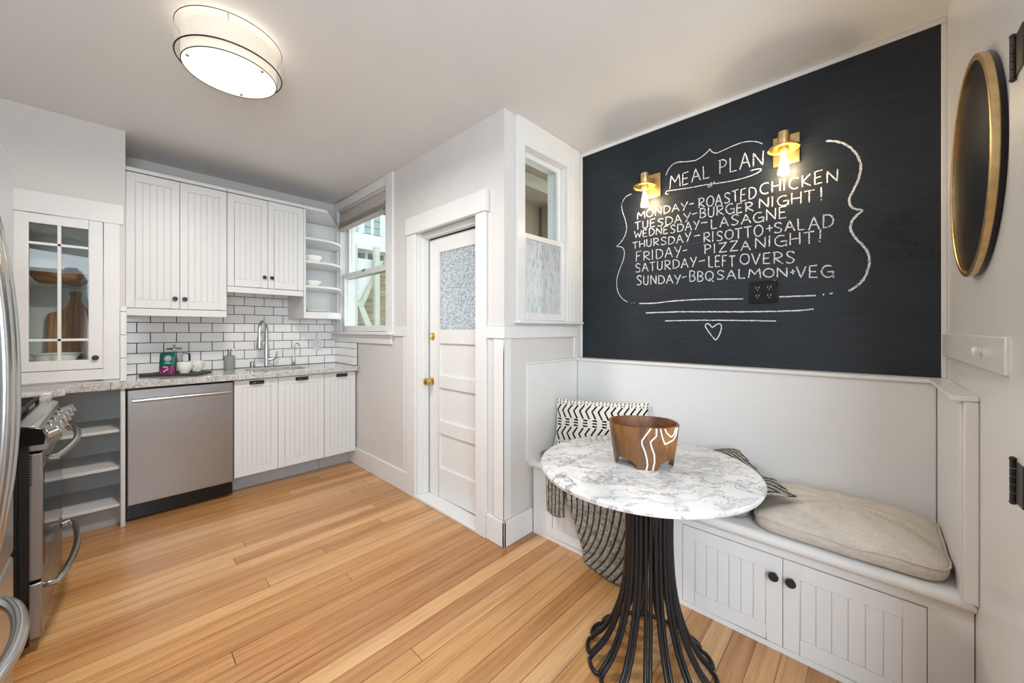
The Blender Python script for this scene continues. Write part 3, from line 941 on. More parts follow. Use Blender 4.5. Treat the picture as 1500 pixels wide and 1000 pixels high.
# ---- door 1: back door with pebbled glass
d = struct_root('door_1', (XD + .1, 2.1, 0))
m = MB()
m.box(XD - .022, XD, 2.431, 2.545, 0, 1.955)
m.box(XD - .022, XD, 1.660, 1.749, 0, 1.955)
m.box(XD - .034, XD, 1.645, 2.545, 1.955, 2.082)
build('casing', m, 'white_trim', d, 0.003)
m = MB()
m.box(XD + .001, XD + .149, 2.424, 2.4305, 0.021, 1.984)
m.box(XD + .001, XD + .149, 1.7495, 1.756, 0.021, 1.984)
m.box(XD + .001, XD + .149, 1.757, 2.423, 1.972, 1.984)
m.box(XD + .040, XD + .088, 2.412, 2.4235, 0.021, 1.971)
m.box(XD + .040, XD + .088, 1.7565, 1.768, 0.021, 1.971)
m.box(XD + .040, XD + .088, 1.769, 2.411, 1.926, 1.971)
build('jamb', m, 'white_trim', d, 0.002)
m = MB()  # dark strips set in the gap beside and above the leaf
m.box(XD + .126, XD + .140, 2.404, 2.4235, 0.024, 1.92)
m.box(XD + .110, XD + .140, 1.757, 2.4235, 1.921, 1.971)
build('gap_strip', m, 'dark_gap', d, label='dark strip in the gap at the door edge')
m = MB()
m.box(XD - .020, XD + .15, 1.749, 2.431, 0.0, 0.020)
build('threshold', m, 'white_trim', d, 0.004)
LX0, LX1 = XD + .092, XD + .132
ys = (1.762, 1.86, 2.287, 2.402)
m = MB()
m.box(LX0, LX1, ys[2], ys[3], 0.024, 1.918)
m.box(LX0, LX1, ys[0], ys[1], 0.024, 1.918)
for z0, z1 in ((1.812, 1.918), (1.146, 1.247), (0.822, 0.914), (0.486, 0.583), (0.024, 0.240)):
    m.box(LX0, LX1, ys[1], ys[2], z0, z1)
leaf = build('door_leaf', m, 'white_trim', d, 0.003)
m = MB()
for z0, z1 in ((0.914, 1.146), (0.583, 0.822), (0.240, 0.486)):
    m.box(LX0 + .016, LX1 - .012, ys[1] - .004, ys[2] + .004, z0 - .004, z1 + .004)
build('door_panels', m, 'white_trim', leaf)
m = MB()
m.box(LX0 + .014, LX0 + .020, ys[1] - .004, ys[2] + .004, 1.243, 1.816)
build('glass_pane', m, 'pebbled_glass', leaf, smooth=False)
m = MB()
m.lathe([(.030, 0), (.030, -.006), (.012, -.012), (.011, -.032), (.024, -.040), (.029, -.052), (.025, -.064), (.010, -.070), (0, -.071)], (LX0, 2.372, 0.862), 24, 'x', cap=False)
m.lathe([(.030, .0), (.030, .006)], (LX0 - .0005, 2.372, 0.862), 24, 'x')
build('door_knob', m, 'brass', leaf)
m = MB()
m.lathe([(.028, 0), (.028, -.008), (.020, -.012), (0, -.012)], (LX0, 2.362, 1.198), 24, 'x', cap=False)
m.box(LX0 - .026, LX0 - .011, 2.357, 2.367, 1.182, 1.214)
build('deadbolt', m, 'brass', leaf, 0.001)

# ---- window 2: narrow sash in the nook
w = struct_root('window_2', (1.9, YN, 1.3))
m = MB()
m.box(1.620, 1.69, YN - .022, YN, 1.302, ZC - .002)
m.box(2.13, 2.272, YN - .022, YN, 1.302, ZC - .002)
m.box(1.69, 2.13, YN - .022, YN, 2.360, ZC - .002)
m.box(2.155, 2.175, YN - .028, YN - .022, 1.302, 2.40)
m.box(2.195, 2.215, YN - .028, YN - .022, 1.302, 2.44)
build('casing', m, 'white_trim', w, 0.003)
m = MB()
m.box(1.612, 2.30, YN - .040, YN + .06, 1.284, 1.302)
build('sill', m, 'white_trim', w, 0.005, 3)
m = MB()
m.box(1.69, 1.697, YN, YN + .15, 1.306, 2.366)
m.box(2.123, 2.13, YN, YN + .15, 1.306, 2.366)
m.box(1.698, 2.122, YN, YN + .15, 2.360, 2.3665)
build('jamb', m, 'white_trim', w, 0.002)
sash('upper_sash', YN + .032, YN + .056, 1.699, 2.121, 1.815, 2.358, .030, .03, .03, w, axis='y')
sash('lower_sash', YN + .004, YN + .028, 1.699, 2.121, 1.3065, 1.842, .030, .045, .032, w, 'rain_glass', 'y')

# ================================================================== kitchen run
def beadboard(mb, x0, x1, z0, z1, yf, th, stile, rail, n, axis='y', sgn=-1):
    """framed door with a grooved field, front face at yf, body running away from the viewer"""
    def bx(a0, a1, d0, d1, c0, c1):
        if axis == 'y':
            mb.box(a0, a1, yf - sgn * d0, yf - sgn * d1, c0, c1)
        else:
            mb.box(yf - sgn * d0, yf - sgn * d1, a0, a1, c0, c1)
    bx(x0, x0 + stile, 0, th, z0, z1)
    bx(x1 - stile, x1, 0, th, z0, z1)
    bx(x0 + stile, x1 - stile, 0, th, z0, z0 + rail)
    bx(x0 + stile, x1 - stile, 0, th, z1 - rail, z1)
    a0, a1 = x0 + stile + .0015, x1 - stile - .0015
    w = (a1 - a0) / n
    for k in range(n):
        bx(a0 + k * w + .0010, a0 + (k + 1) * w - .0010, .0022, th, z0 + rail + .001, z1 - rail - .001)
    bx(x0 + stile - .002, x1 - stile + .002, .0065, th - .001, z0 + rail - .002, z1 - rail + .002)


def round_knob(name, c, parent, r=.0145, axis='y', sgn=-1, mat='knob_bronze', depth=.026):
    m = MB()
    s = depth / .026
    prof = [(.009, 0), (.009, .003), (.0055, .006), (.0055, .012), (r * .93, .015), (r, .019), (r * .8, .0245), (0, .026)]
    m.lathe([(a, sgn * b * s) for a, b in prof], c, 20, axis, cap=False)
    m.lathe([(.009, 0), (.009, sgn * .0005)], c, 20, axis)
    return build(name, m, mat, parent)


YU = 3.50      # front of the wall-cabinet doors


def upper_cabinet(x0, x1, zb, zr, label, knob_z):
    t = thing('wall_cabinet', label, 'cabinet', ((x0 + x1) / 2, YB, zb), 'white beadboard wall cabinets')
    m = MB()
    m.box(x0, x1, YU + .021, YB - .012, zb - .002, 2.283)
    build('carcass', m, 'white_cabinet', t, 0.001)
    m = MB()
    m.box(x0, x1, YU - .004, YB - .012, 2.287, 2.312)
    build('top_board', m, 'white_cabinet', t, 0.002)
    m = MB()
    m.box(x0 + .001, x1 - .001, YU + .004, YU + .022, zr, zb - .004)
    build('light_rail', m, 'white_cabinet', t, 0.002)
    xm = (x0 + x1) / 2
    for a, b, k in ((x0 + .0015, xm - .0015, 1), (xm + .0015, x1 - .0015, -1)):
        m = MB()
        beadboard(m, a, b, zb, 2.280, YU, .020, .043, .055, 5)
        dd = build('cabinet_door', m, 'white_cabinet', t, 0.0012)
        kx = b - .024 if k == 1 else a + .024
        round_knob('knob', (kx, YU, knob_z), dd)
    return t


upper_cabinet(0.030, 0.562, 1.392, 1.340, 'tall white two-door beadboard wall cabinet over the coffee tray', 1.462)
upper_cabinet(0.564, 1.092, 1.580, 1.532, 'shorter white two-door beadboard wall cabinet above the sink', 1.664)

# open corner shelves
t = thing('corner_shelf', 'white open corner shelf with angled shelves beside the tall window', 'shelf', (1.3, YB, 1.35))
m = MB()
m.box(1.093, 1.109, YU, YB - .012, 1.345, 2.283)
build('side_panel', m, 'white_cabinet', t, 0.002)
m = MB()
m.box(1.109, 1.515, YB - .024, YB - .012, 1.40, 2.283)
build('back_panel', m, 'white_cabinet', t)


def corner_board(x0, x1, yf, z0, z1, cut=.20):
    mb = MB()
    pts = [(x0, YB - .012), (x0, yf), (1.285, yf)]
    for i in range(1, 6):
        a = i / 6
        pts.append((1.285 + (x1 - 1.285) * math.sin(a * PI / 2), yf + (YB - .10 - yf) * (1 - math.cos(a * PI / 2))))
    pts += [(x1, YB - .10), (x1, YB - .012)]
    mb.prism(pts, z0, z1)
    return mb


m = MB()
m.prism([(1.093, YB - .012), (1.093, YU - .004), (1.288, YU - .004), (1.508, 3.845), (1.508, YB - .012)], 2.287, 2.312)
build('top_board', m, 'white_cabinet', t, 0.002)
for z0 in (2.045, 1.843, 1.628):
    build('shelf_board', corner_board(1.109, 1.505, YU + .012, z0 - .014, z0 + .004), 'white_cabinet', t, 0.002)
build('bottom_board', corner_board(1.1095, 1.505, YU + .006, 1.345, 1.402), 'white_cabinet', t, 0.002)


def dishes(n, c, r, h, label, name='bowl'):
    for k in range(n):
        m = MB()
        z0 = k * h * .55
        m.lathe([(0, 0), (r * .5, 0), (r * .55, h * .08), (r * .95, h * .75), (r, h), (r * .96, h), (r * .9, h * .75), (r * .5, h * .14), (0, h * .13)], (c[0], c[1], c[2] + z0), 28, cap=False)
        tag(build(name, m, 'white_ceramic'), label[k], name, 'white dishes on the corner shelf')


dishes(1, (1.225, 3.72, 1.8475), .088, .075, ['white bowl on the middle board of the open corner shelf'])
dishes(1, (1.225, 3.72, 1.6325), .086, .062, ['white bowl on the lower middle board of the open corner shelf'])
for k, lab in enumerate(('upper white plate on the bottom board of the corner shelf', 'lower white plate on the bottom board of the corner shelf')[::-1]):
    m = MB()
    m.lathe([(0, 0), (.07, 0), (.078, .004), (.120, .016), (.121, .019), (.076, .0075), (0, .006)], (1.245, 3.72, 1.4025 + k * .0085), 32, cap=False)
    tag(build('plate', m, 'white_ceramic'), lab, 'plate', 'white dishes on the corner shelf')

# glass-fronted cabinet let into the chimney block
t = thing('glass_cabinet', 'white built-in cabinet with six-pane glass door and dark knob', 'cabinet', (-0.235, YL, 0.985))
m = MB()
m.box(-0.415, -0.055, YL + .02, 3.895, 1.04, 1.055)
m.box(-0.415, -0.055, 3.885, 3.895, 1.055, 1.93)
m.box(-0.419, -0.415, YL + .02, 3.895, 1.04, 1.93)
m.box(-0.055, -0.051, YL + .02, 3.895, 1.04, 1.93)
m.box(-0.415, -0.055, YL + .02, 3.895, 1.925, 1.93)
build('interior', m, 'white_cabinet', t, smooth=False)
m = MB()
m.box(-0.414, -0.056, YL + .05, 3.884, 1.520, 1.528)
build('glass_shelf', m, 'clear_glass', t, smooth=False)
m = MB()
ZB0, ZB1 = 1.008, 1.912
yf, yb_ = YL - .016, YL + .004
gx0, gx1, gz0, gz1 = -0.352, -0.126, 1.064, 1.857
m.box(-0.404, gx0, yf, yb_, ZB0, ZB1)
m.box(gx1, -0.067, yf, yb_, ZB0, ZB1)
m.box(gx0, gx1, yf, yb_, ZB0, gz0)
m.box(gx0, gx1, yf, yb_, gz1, ZB1)
m.box(-0.248, -0.233, yf + .003, yb_, gz0, gz1)
m.box(gx0, gx1, yf + .003, yb_, 1.735, 1.750)
m.box(gx0, gx1, yf + .003, yb_, 1.178, 1.193)
dd = build('cabinet_door', m, 'white_trim', t, 0.0015)
m = MB()
m.box(gx0 - .004, gx1 + .004, YL - .002, YL + .001, gz0 - .004, gz1 + .004)
build('glass_pane', m, 'clear_glass', dd, smooth=False)
round_knob('knob', (-0.098, yf, 1.075), dd, .0155)

# things inside it
m = MB()
m.grid(lambda u, v: (-0.245 + (0.085 + .055 * v ** .7) * math.cos(2 * PI * u) * (1 + .03 * math.sin(6 * PI * u)),
                     3.66 + (0.045 + .035 * v ** .7) * math.sin(2 * PI * u), 1.529 + .062 * v + .010 * abs(math.cos(2 * PI * u)) * v), 36, 6, True)
n0 = len(m.v)
m.grid(lambda u, v: (-0.245 + (0.132 - .06 * v) * math.cos(2 * PI * u), 3.66 + (0.074 - .04 * v) * math.sin(2 * PI * u),
                     1.591 - .048 * v + .010 * abs(math.cos(2 * PI * u)) * (1 - v)), 36, 6, True)
m.grid(lambda u, v: (-0.245 + (.14 - .008 * v) * math.cos(2 * PI * u) * (1 + .03 * math.sin(6 * PI * u) * (1 - v)), 3.66 + (.08 - .006 * v) * math.sin(2 * PI * u), 1.591 + .010 * abs(math.cos(2 * PI * u))), 36, 2, True)
m.prism([(-0.245 + .085 * math.cos(a * PI / 18), 3.66 + .045 * math.sin(a * PI / 18)) for a in range(36)], 1.5285, 1.5295)
m.prism([(-0.245 + .072 * math.cos(a * PI / 18), 3.66 + .034 * math.sin(a * PI / 18)) for a in range(36)], 1.542, 1.544)
tag(build('dough_bowl', m, 'dough_wood'), 'long carved wooden dough bowl on the glass shelf in the cabinet', 'bowl')

out = []
W2, hh = .122, .305
for p in [(-W2, 0), (W2, 0), (W2, hh - .03)]:
    out.append(p)
for i in range(1, 7):
    a = i / 6 * PI / 2
    out.append((W2 - .03 + .03 * math.cos(a), hh - .03 + .03 * math.sin(a) * .9))
out += [(.055, hh + .018), (.034, hh + .045), (.026, hh + .075), (.024, hh + .10), (.029, hh + .125), (.026, hh + .138),
        (-.026, hh + .138), (-.029, hh + .125), (-.024, hh + .10), (-.026, hh + .075), (-.034, hh + .045), (-.055, hh + .018)]
for i in range(0, 7):
    a = PI / 2 + i / 6 * PI / 2
    out.append((-W2 + .03 + .03 * math.cos(a), hh - .03 + .03 * math.sin(a) * .9))
m = MB()
m.prism(out, -.011, .011, 'y')
o = build('cutting_board', m, 'board_wood', None, 0.004)
o.location = (-0.198, 3.822, 1.058)
o.rotation_euler = (math.radians(-5), 0, 0)
tag(o, 'paddle-shaped wooden cutting board standing in the glass cabinet', 'cutting board')
m = MB()
m.lathe([(0, 0), (.080, 0), (.098, .040), (.112, .044), (.112, .048), (.094, .044), (.077, .006), (0, .006)], (-.262, 3.60, 1.056), 36, sx=1, sy=.62, cap=False)
tag(build('baking_dish', m, 'white_ceramic'), 'shallow white oval dish in front of the cutting board in the cabinet', 'dish')

# ---- worktop
def fill_plate(outer, inner, z0, z1):
    bm = bmesh.new()
    es = []
    for loop in (outer, inner):
        vs = [bm.verts.new((x, y, z1)) for x, y in loop]
        es += [bm.edges.new((vs[i], vs[(i + 1) % len(vs)])) for i in range(len(vs))]
    bmesh.ops.triangle_fill(bm, use_beauty=True, edges=es)
    r = bmesh.ops.extrude_face_region(bm, geom=list(bm.faces))
    for e in r['geom']:
        if isinstance(e, bmesh.types.BMVert):
            e.co.z = z0
    bm.verts.index_update()
    mb = MB()
    mb._add([tuple(v.co) for v in bm.verts], [[v.index for v in f.verts] for f in bm.faces])
    bm.free()
    return mb


def rrect(x0, x1, y0, y1, r, n=6):
    pts = []
    for cx, cy, a0 in ((x1 - r, y1 - r, 0), (x0 + r, y1 - r, 90), (x0 + r, y0 + r, 180), (x1 - r, y0 + r, 270)):
        for i in range(n + 1):
            a = math.radians(a0 + 90 * i / n)
            pts.append((cx + r * math.cos(a), cy + r * math.sin(a)))
    return pts


ZT0, ZT1 = 0.872, 0.915
t = thing('countertop', 'speckled grey granite countertop along the back wall round to the range', 'countertop', (0.6, 3.7, ZT0))
hole = rrect(0.720, 1.135, 3.500, 3.835, .09)
m = fill_plate([(-0.034, 3.400), (XD - .012, 3.395), (XD - .012, YB - .012), (-0.034, YB - .012)], hole, ZT0, ZT1)
build('sink_run', m, 'granite', t, 0.003)
m = MB()
m.prism([(XL + .005, 3.105), (-.245, 3.105), (-.245, 3.265), (-.208, 3.300), (-.208, 3.400), (-0.0355, 3.402), (-0.0355, YB - .012), (XL + .005, YB - .012)], ZT0, ZT1 - .001)
build('corner_run', m, 'granite', t, 0.003)

t = thing('kitchen_sink', 'stainless steel sink set under the granite below the tall tap', 'sink', (0.927, 3.667, ZT0))
m = MB()
loops = [(rrect(0.712, 1.143, 3.492, 3.843, .095), ZT0 - .0015), (rrect(0.714, 1.141, 3.494, 3.841, .095), ZT0 - .16), (rrect(0.745, 1.11, 3.525, 3.81, .08), ZT0 - .185)]
vs = []
for lp, z in loops:
    vs += [(x, y, z) for x, y in lp]
k = len(hole)
fs = []
for q in range(2):
    fs += [(q * k + i, q * k + (i + 1) % k, (q + 1) * k + (i + 1) % k, (q + 1) * k + i) for i in range(k)]
fs.append(tuple(range(2 * k, 3 * k)))
m._add(vs, fs)
build('basin', m, 'steel_smooth', t, solid=0.002)
m = MB()
m.lathe([(.04, 0), (.04, .004), (.03, .004), (.0, .001)], (0.927, 3.667, ZT0 - .183), 24)
build('drain', m, 'chrome', t)

# ---- base units
YD = 3.44


def base_unit(doors, label, cups):
    x0, x1 = doors[0][0], doors[-1][1]
    t = thing('base_cabinet', label, 'cabinet', ((x0 + x1) / 2, 3.7, 0), 'white beadboard base cabinets')
    m = MB()
    m.box(x0 + .002, x1 - .001, YD + .022, YD + .040, .125, .868)
    m.box(x0 + .002, x0 + .018, YD + .040, YB - .015, .125, .868)
    m.box(x1 - .017, x1 - .001, YD + .040, YB - .015, .125, .868)
    m.box(x0 + .018, x1 - .017, YD + .040, YB - .015, .125, .140)
    build('carcass', m, 'white_cabinet', t)
    m = MB()
    m.box(x0 + .001, x1 - .001, 3.575, 3.595, 0.0, .125)
    build('toe_kick', m, 'kick_gray', t)
    for (a, b), c in zip(doors, cups):
        m = MB()
        beadboard(m, a + .0015, b - .0015, .135, .862, YD, .020, .048, .058, max(3, round((b - a) / .052)))
        dd = build('cabinet_door', m, 'white_cabinet', t, 0.0012)
        m = MB()

        def cup(u, v, c=c):
            a_ = PI * u
            e = v * PI / 2
            return (c + .046 * math.cos(a_) * math.cos(e) ** .6, YD - .001 - .024 * math.sin(e), .842 - .010 + .020 * math.sin(a_) * math.cos(e) ** .5)
        m.grid(cup, 15, 7)
        m.box(c - .048, c + .048, YD - .0035, YD, .826, .853)
        build('cup_pull', m, 'knob_bronze', dd, solid=0.0015)
    return t


base_unit([(0.596, 0.884), (0.884, 1.237)], 'white two-door base cabinet under the sink with cup pulls', (0.740, 1.060))
base_unit([(1.239, 1.512)], 'narrow white one-door base cabinet against the window wall', (1.388,))

t = thing('dishwasher', 'stainless steel dishwasher with bar handle between open shelves and sink cabinet', 'dishwasher', (0.31, 3.7, 0))
m = MB()
m.box(0.036, 0.590, 3.47, YB - .02, 0.02, 0.865)
build('tub', m, 'black_plastic', t)
m = MB()
m.box(0.038, 0.588, 3.425, 3.468, 0.118, 0.858)
build('door_front', m, 'steel', t, 0.004, 3)
m = MB()
m.tube([(0.058, 3.378, .792), (0.568, 3.378, .792)], .0105, 14)
for x in (0.075, 0.551):
    m.tube([(x, 3.378, .792), (x, 3.427, .792)], .008, 10)
build('bar_handle', m, 'steel_smooth', t)
m = MB()
m.box(0.040, 0.588, 3.53, 3.545, 0.0, 0.118)
build('kick_plate', m, 'black_plastic', t)

t = thing('open_shelf_unit', 'white open shelf unit under the counter between range and dishwasher', 'shelf', (-0.12, 3.7, 0))
m = MB()
m.prism([(.006, 3.425), (.011, 3.418), (.025, 3.418), (.030, 3.425), (.030, YB - .015), (.006, YB - .015)], 0.0, .870)
build('side_panel', m, 'white_cabinet', t, 0.002)
m = MB()
m.box(-0.42, 0.006, 3.90, YB - .015, .10, .870)
m.box(-0.435, -0.42, 3.44, YB - .015, .0, .870)
build('back_panel', m, 'white_cabinet', t)
for z0, y0 in ((.615, 3.448), (.380, 3.448), (.146, 3.44)):
    m = MB()
    m.box(-0.42, 0.006, y0, 3.90, z0 - .018, z0)
    build('shelf_board', m, 'white_cabinet', t, 0.002)
m = MB()
m.box(-0.42, 0.006, 3.50, 3.515, 0.0, .128)
build('toe_kick', m, 'kick_gray', t)

# ---- taps and things on the worktop
t = thing('kitchen_faucet', 'tall chrome pull-down kitchen tap with side lever behind the sink', 'faucet', (0.905, 3.872, ZT1))
m = MB()
m.lathe([(.030, 0), (.030, .004), (.024, .010), (.0205, .02), (.0205, .20), (.018, .21), (0, .21)], (0.905, 3.872, ZT1 - .0005), 24, cap=True)
build('body', m, 'chrome', t)
m = MB()
arc = [(0.905, 3.872, 1.115)]
for i in range(13):
    a = PI * i / 12
    arc.append((0.905 - .0, 3.872 - .062 + .062 * math.cos(a), 1.255 + .062 * math.sin(a)))
arc = [(p[0] - .074 * (3.872 - p[1]) / .124, 3.872 - .80 * (3.872 - p[1]), p[2]) for p in arc]
arc.append((arc[-1][0], arc[-1][1], 1.20))
m.tube(arc, .0135, 14)
build('spout', m, 'chrome', t)
m = MB()
m.lathe([(0, .0), (.0265, .0), (.0275, .012), (.020, .075), (.0155, .115), (.0155, .12), (0, .12)], (arc[-1][0], arc[-1][1], 1.085), 24, cap=False)
build('spray_head', m, 'chrome', t)
m = MB()
m.tube([(0.905, 3.872, .985), (0.945, 3.862, .985)], .013, 12)
m.tube([(0.945, 3.862, .985), (0.966, 3.857, .992), (0.978, 3.854, 1.012), (0.981, 3.852, 1.045), (0.986, 3.851, 1.056)], [.012, .011, .009, .006, .005], 10)
build('lever', m, 'chrome', t)

t = thing('filter_faucet', 'slim chrome gooseneck drinking-water tap right of the kitchen tap', 'faucet', (1.128, 3.885, ZT1))
m = MB()
m.lathe([(.018, 0), (.018, .006), (.010, .014), (.013, .03), (.008, .045), (.006, .05), (0, .05)], (1.128, 3.885, ZT1 - .0005), 18)
build('base', m, 'nickel', t)
m = MB()
pts = [(1.128, 3.885, .955), (1.129, 3.885, 1.085)]
for i in range(9):
    a = PI - i / 8 * PI * 1.05
    pts.append((1.152 + .023 * math.cos(a), 3.885 - .010 * i / 8, 1.095 + .026 * math.sin(a)))
m.tube(pts, [.0065] * 2 + [.0042] * 9, 10)
build('neck', m, 'nickel', t)
m = MB()
m.lathe([(.0195, 0), (.0195, .003), (.018, .005), (.018, .055), (.015, .058), (0, .058)], (0.802, 3.888, ZT1 - .0005), 20)
tag(build('air_gap', m, 'chrome'), 'short chrome dishwasher air gap cap between soap pump and tap', 'air gap')

t = thing('soap_dispenser', 'grey stone soap pump beside the sink', 'soap dispenser', (0.638, 3.868, ZT1))
m = MB()
m.lathe([(0, 0), (.036, 0), (.038, .002), (.038, .112), (.036, .115), (.016, .117), (.016, .12), (0, .12)], (0.638, 3.868, ZT1 - .0002), 32, cap=False)
build('bottle', m, 'stone_gray', t)
m = MB()
m.lathe([(.014, 0), (.014, .022), (.010, .024), (.010, .034), (.014, .036), (.014, .050), (0, .051)], (0.638, 3.868, ZT1 + .118), 18)
m.tube([(0.638, 3.868, ZT1 + .162), (0.668, 3.858, ZT1 + .164), (0.674, 3.856, ZT1 + .155)], .0045, 8)
build('pump', m, 'nickel', t)

# slate tray with coffee things
A_, B_, C_, D_ = (0.095, 3.715), (0.392, 3.500), (0.498, 3.690), (0.205, 3.905)
m = MB()
m.prism([A_, B_, C_, D_], ZT1, ZT1 + .014)
tag(build('serving_tray', m, 'slate', None, 0.004), 'dark slate serving tray on the counter under the tall cabinet', 'tray')
ZTR = ZT1 + .0142

t = thing('coffee_bag', 'green and plum bag of ground coffee with a round white emblem', 'bag', (0.245, 3.660, ZTR))
bd = Vector((0.098, -0.060, 0)).normalized()
bn = Vector((bd.y, -bd.x, 0))


def bagpt(u, v, side):
    # u -1..1 across, v 0..1 up
    wid = .047 * (1 + .03 * math.sin(5 * v))
    dep = .026 * (1 - v) ** .45 + .002
    p = Vector((0.245, 3.660, ZTR)) + bd * (u * wid * (1 - .04 * (1 - v)))
    p += bn * (side * dep * (1 - abs(u) ** 4 * .6)) + Vector((0, 0, .148 * v + .004 * math.sin(7 * u) * v * (1 if v > .9 else 0)))
    return p


m = MB()
for side in (1, -1):
    m.grid(lambda u, v: bagpt(u * 2 - 1, v, side), 13, 17)
for e in (-1, 1):
    m.grid(lambda u, v: bagpt(e, v, u * 2 - 1), 5, 17)
m.grid(lambda u, v: bagpt(u * 2 - 1, 0, v * 2 - 1), 13, 5)
# colour the lower band plum
mi = []
for f in m.f:
    zc = sum(m.v[i][2] for i in f) / len(f) - ZTR
    mi.append(1 if zc < .058 else 0)
m.m = mi
build('pouch', m, ['bag_green', 'bag_plum'], t, label='green upper half and plum lower band')
m = MB()


def onbag(u, z, off=.0012):
    return bagpt(u, z / .148, 1) + bn * off


def decal(mb, pts, w):
    """raised ribbon that follows the front of the bag; pts in (u, z)"""
    L, R = [], []
    for i, (u, z) in enumerate(pts):
        a = pts[max(i - 1, 0)]
        b = pts[min(i + 1, len(pts) - 1)]
        du, dz = (b[0] - a[0]) * .047, b[1] - a[1]
        k = math.hypot(du, dz) or 1
        nu, nz = -dz / k * w / 2 / .047, du / k * w / 2
        L.append(onbag(u + nu, z + nz))
        R.append(onbag(u - nu, z - nz))
    n = len(L)
    mb._add(L + R, [(i, i + 1, n + i + 1, n + i) for i in range(n - 1)])


ce = (.18, .112)
decal(m, [(ce[0] + .0185 * math.cos(a * PI / 12) / .047, ce[1] + .0185 * math.sin(a * PI / 12)) for a in range(25)], .0035)
for dx in (-.010, 0, .010):
    decal(m, [((ce[0] * .047 + dx) / .047, ce[1] - .010), ((ce[0] * .047 + dx * .6) / .047, ce[1] + .010)], .0045)
decal(m, [((ce[0] * .047 - .010) / .047, ce[1] + .004), ((ce[0] * .047 + .010) / .047, ce[1] + .004)], .004)
for k in range(5):
    x0 = ce[0] - .34 + k * .15
    decal(m, [(x0, .079), (x0 + .09, .079)], .0075)
build('emblem', m, 'bag_white', t, label='white round emblem over a line of white lettering')
m = MB()
decal(m, [(-.30, .050), (.28, .050)], .004)
build('caption', m, 'bag_white', t)
m = MB()
decal(m, [(-.75, .012), (-.2, .020), (.1, .030), (.35, .040)], .010)
build('artwork', m, 'bag_lilac', t, label='pale lilac swirl on the plum band')
m = MB()
tl_, tr_ = bagpt(-1, 1, 0), bagpt(1, 1, 0)
m.tube([tl_, tr_], .0035, 8)
build('fold_clip', m, 'bag_green', t)


def cup(name, c, label, ang):
    t = thing(name, label, 'cup', c, 'white coffee cups on the tray')
    m = MB()
    x, y, z = c
    m.lathe([(0, 0), (.026, 0), (.027, .004), (.040, .026), (.045, .055), (.0455, .080), (.0425, .080), (.041, .055), (.036, .028), (.022, .008), (0, .007)], c, 32, cap=False)
    build('body', m, 'white_ceramic', t)
    m = MB()
    pts = []
    for i in range(9):
        a = -PI / 2.3 + i / 8 * PI / 1.15
        pts.append((x + math.cos(ang) * (.041 + .028 * math.cos(a)), y + math.sin(ang) * (.041 + .028 * math.cos(a)), z + .045 + .024 * math.sin(a)))
    m.tube(pts, .0048, 10)
    build('handle', m, 'white_ceramic', t)


cup('coffee_cup', (0.335, 3.645, ZTR), 'white cup in front, beside the coffee bag on the slate tray', math.radians(-20))
cup('coffee_cup', (0.412, 3.735, ZTR), 'white cup behind, at the right end of the slate tray', math.radians(-15))

t = thing('french_press', 'glass and steel french press behind the coffee bag', 'french press', (0.285, 3.790, ZTR))
c = (0.290, 3.790, ZTR)
m = MB()
m.lathe([(.048, .006), (.048, .150), (.046, .150), (.046, .008)], c, 32, cap=False)
build('beaker', m, 'clear_glass', t)
m = MB()
m.lathe([(.050, 0), (.050, .012), (.0, .012)], c, 32)
for a in (0.4, 2.0, 3.6, 5.2):
    m.box(c[0] + .049 * math.cos(a) - .005, c[0] + .049 * math.cos(a) + .005, c[1] + .049 * math.sin(a) - .005, c[1] + .049 * math.sin(a) + .005, c[2], c[2] + .125)
build('frame', m, 'chrome', t)
m = MB()
m.lathe([(0, .182), (.040, .182), (.047, .176), (.047, .170), (.0, .168)], c, 32, cap=False)
m.tube([(c[0], c[1], c[2] + .05), (c[0], c[1], c[2] + .196)], .0028, 8)
m.lathe([(0, .045), (.044, .045), (.044, .051), (0, .051)], c, 24, cap=False)
build('plunger', m, 'nickel', t)
m = MB()
m.sphere((c[0], c[1], c[2] + .202), .0085, 14, 8)
build('plunger_knob', m, 'chrome', t)
m = MB()
m.tube([(c[0] + .049, c[1] - .005, c[2] + .14), (c[0] + .085, c[1] - .012, c[2] + .135), (c[0] + .088, c[1] - .012, c[2] + .03), (c[0] + .05, c[1] - .005, c[2] + .025)], .007, 10)
build('handle', m, 'black_plastic', t)

# power outlet on the tiles
t = thing('wall_outlet', 'white wall outlet on the tiles right of the slim tap', 'outlet', (1.352, YB - .012, 1.10))
m = MB()
m.box(1.317, 1.388, YB - .017, YB - .0105, 1.046, 1.158)
build('cover_plate', m, 'white_plastic', t, 0.002)
for z in (1.075, 1.129):
    m = MB()
    m.lathe([(.018, 0), (.018, -.003), (0, -.003)], (1.352, YB - .0165, z), 20, 'y', cap=False)
    f = build('socket', m, 'white_plastic', t)
    m = MB()
    m.box(1.344, 1.346, YB - .0200, YB - .0194, z - .001, z + .009)
    m.box(1.358, 1.360, YB - .0200, YB - .0194, z - .001, z + .008)
    m.lathe([(.0028, 0), (.0028, -.0008)], (1.352, YB - .0193, z - .009), 10, 'y')
    build('socket_slots', m, 'dark_gap', f)

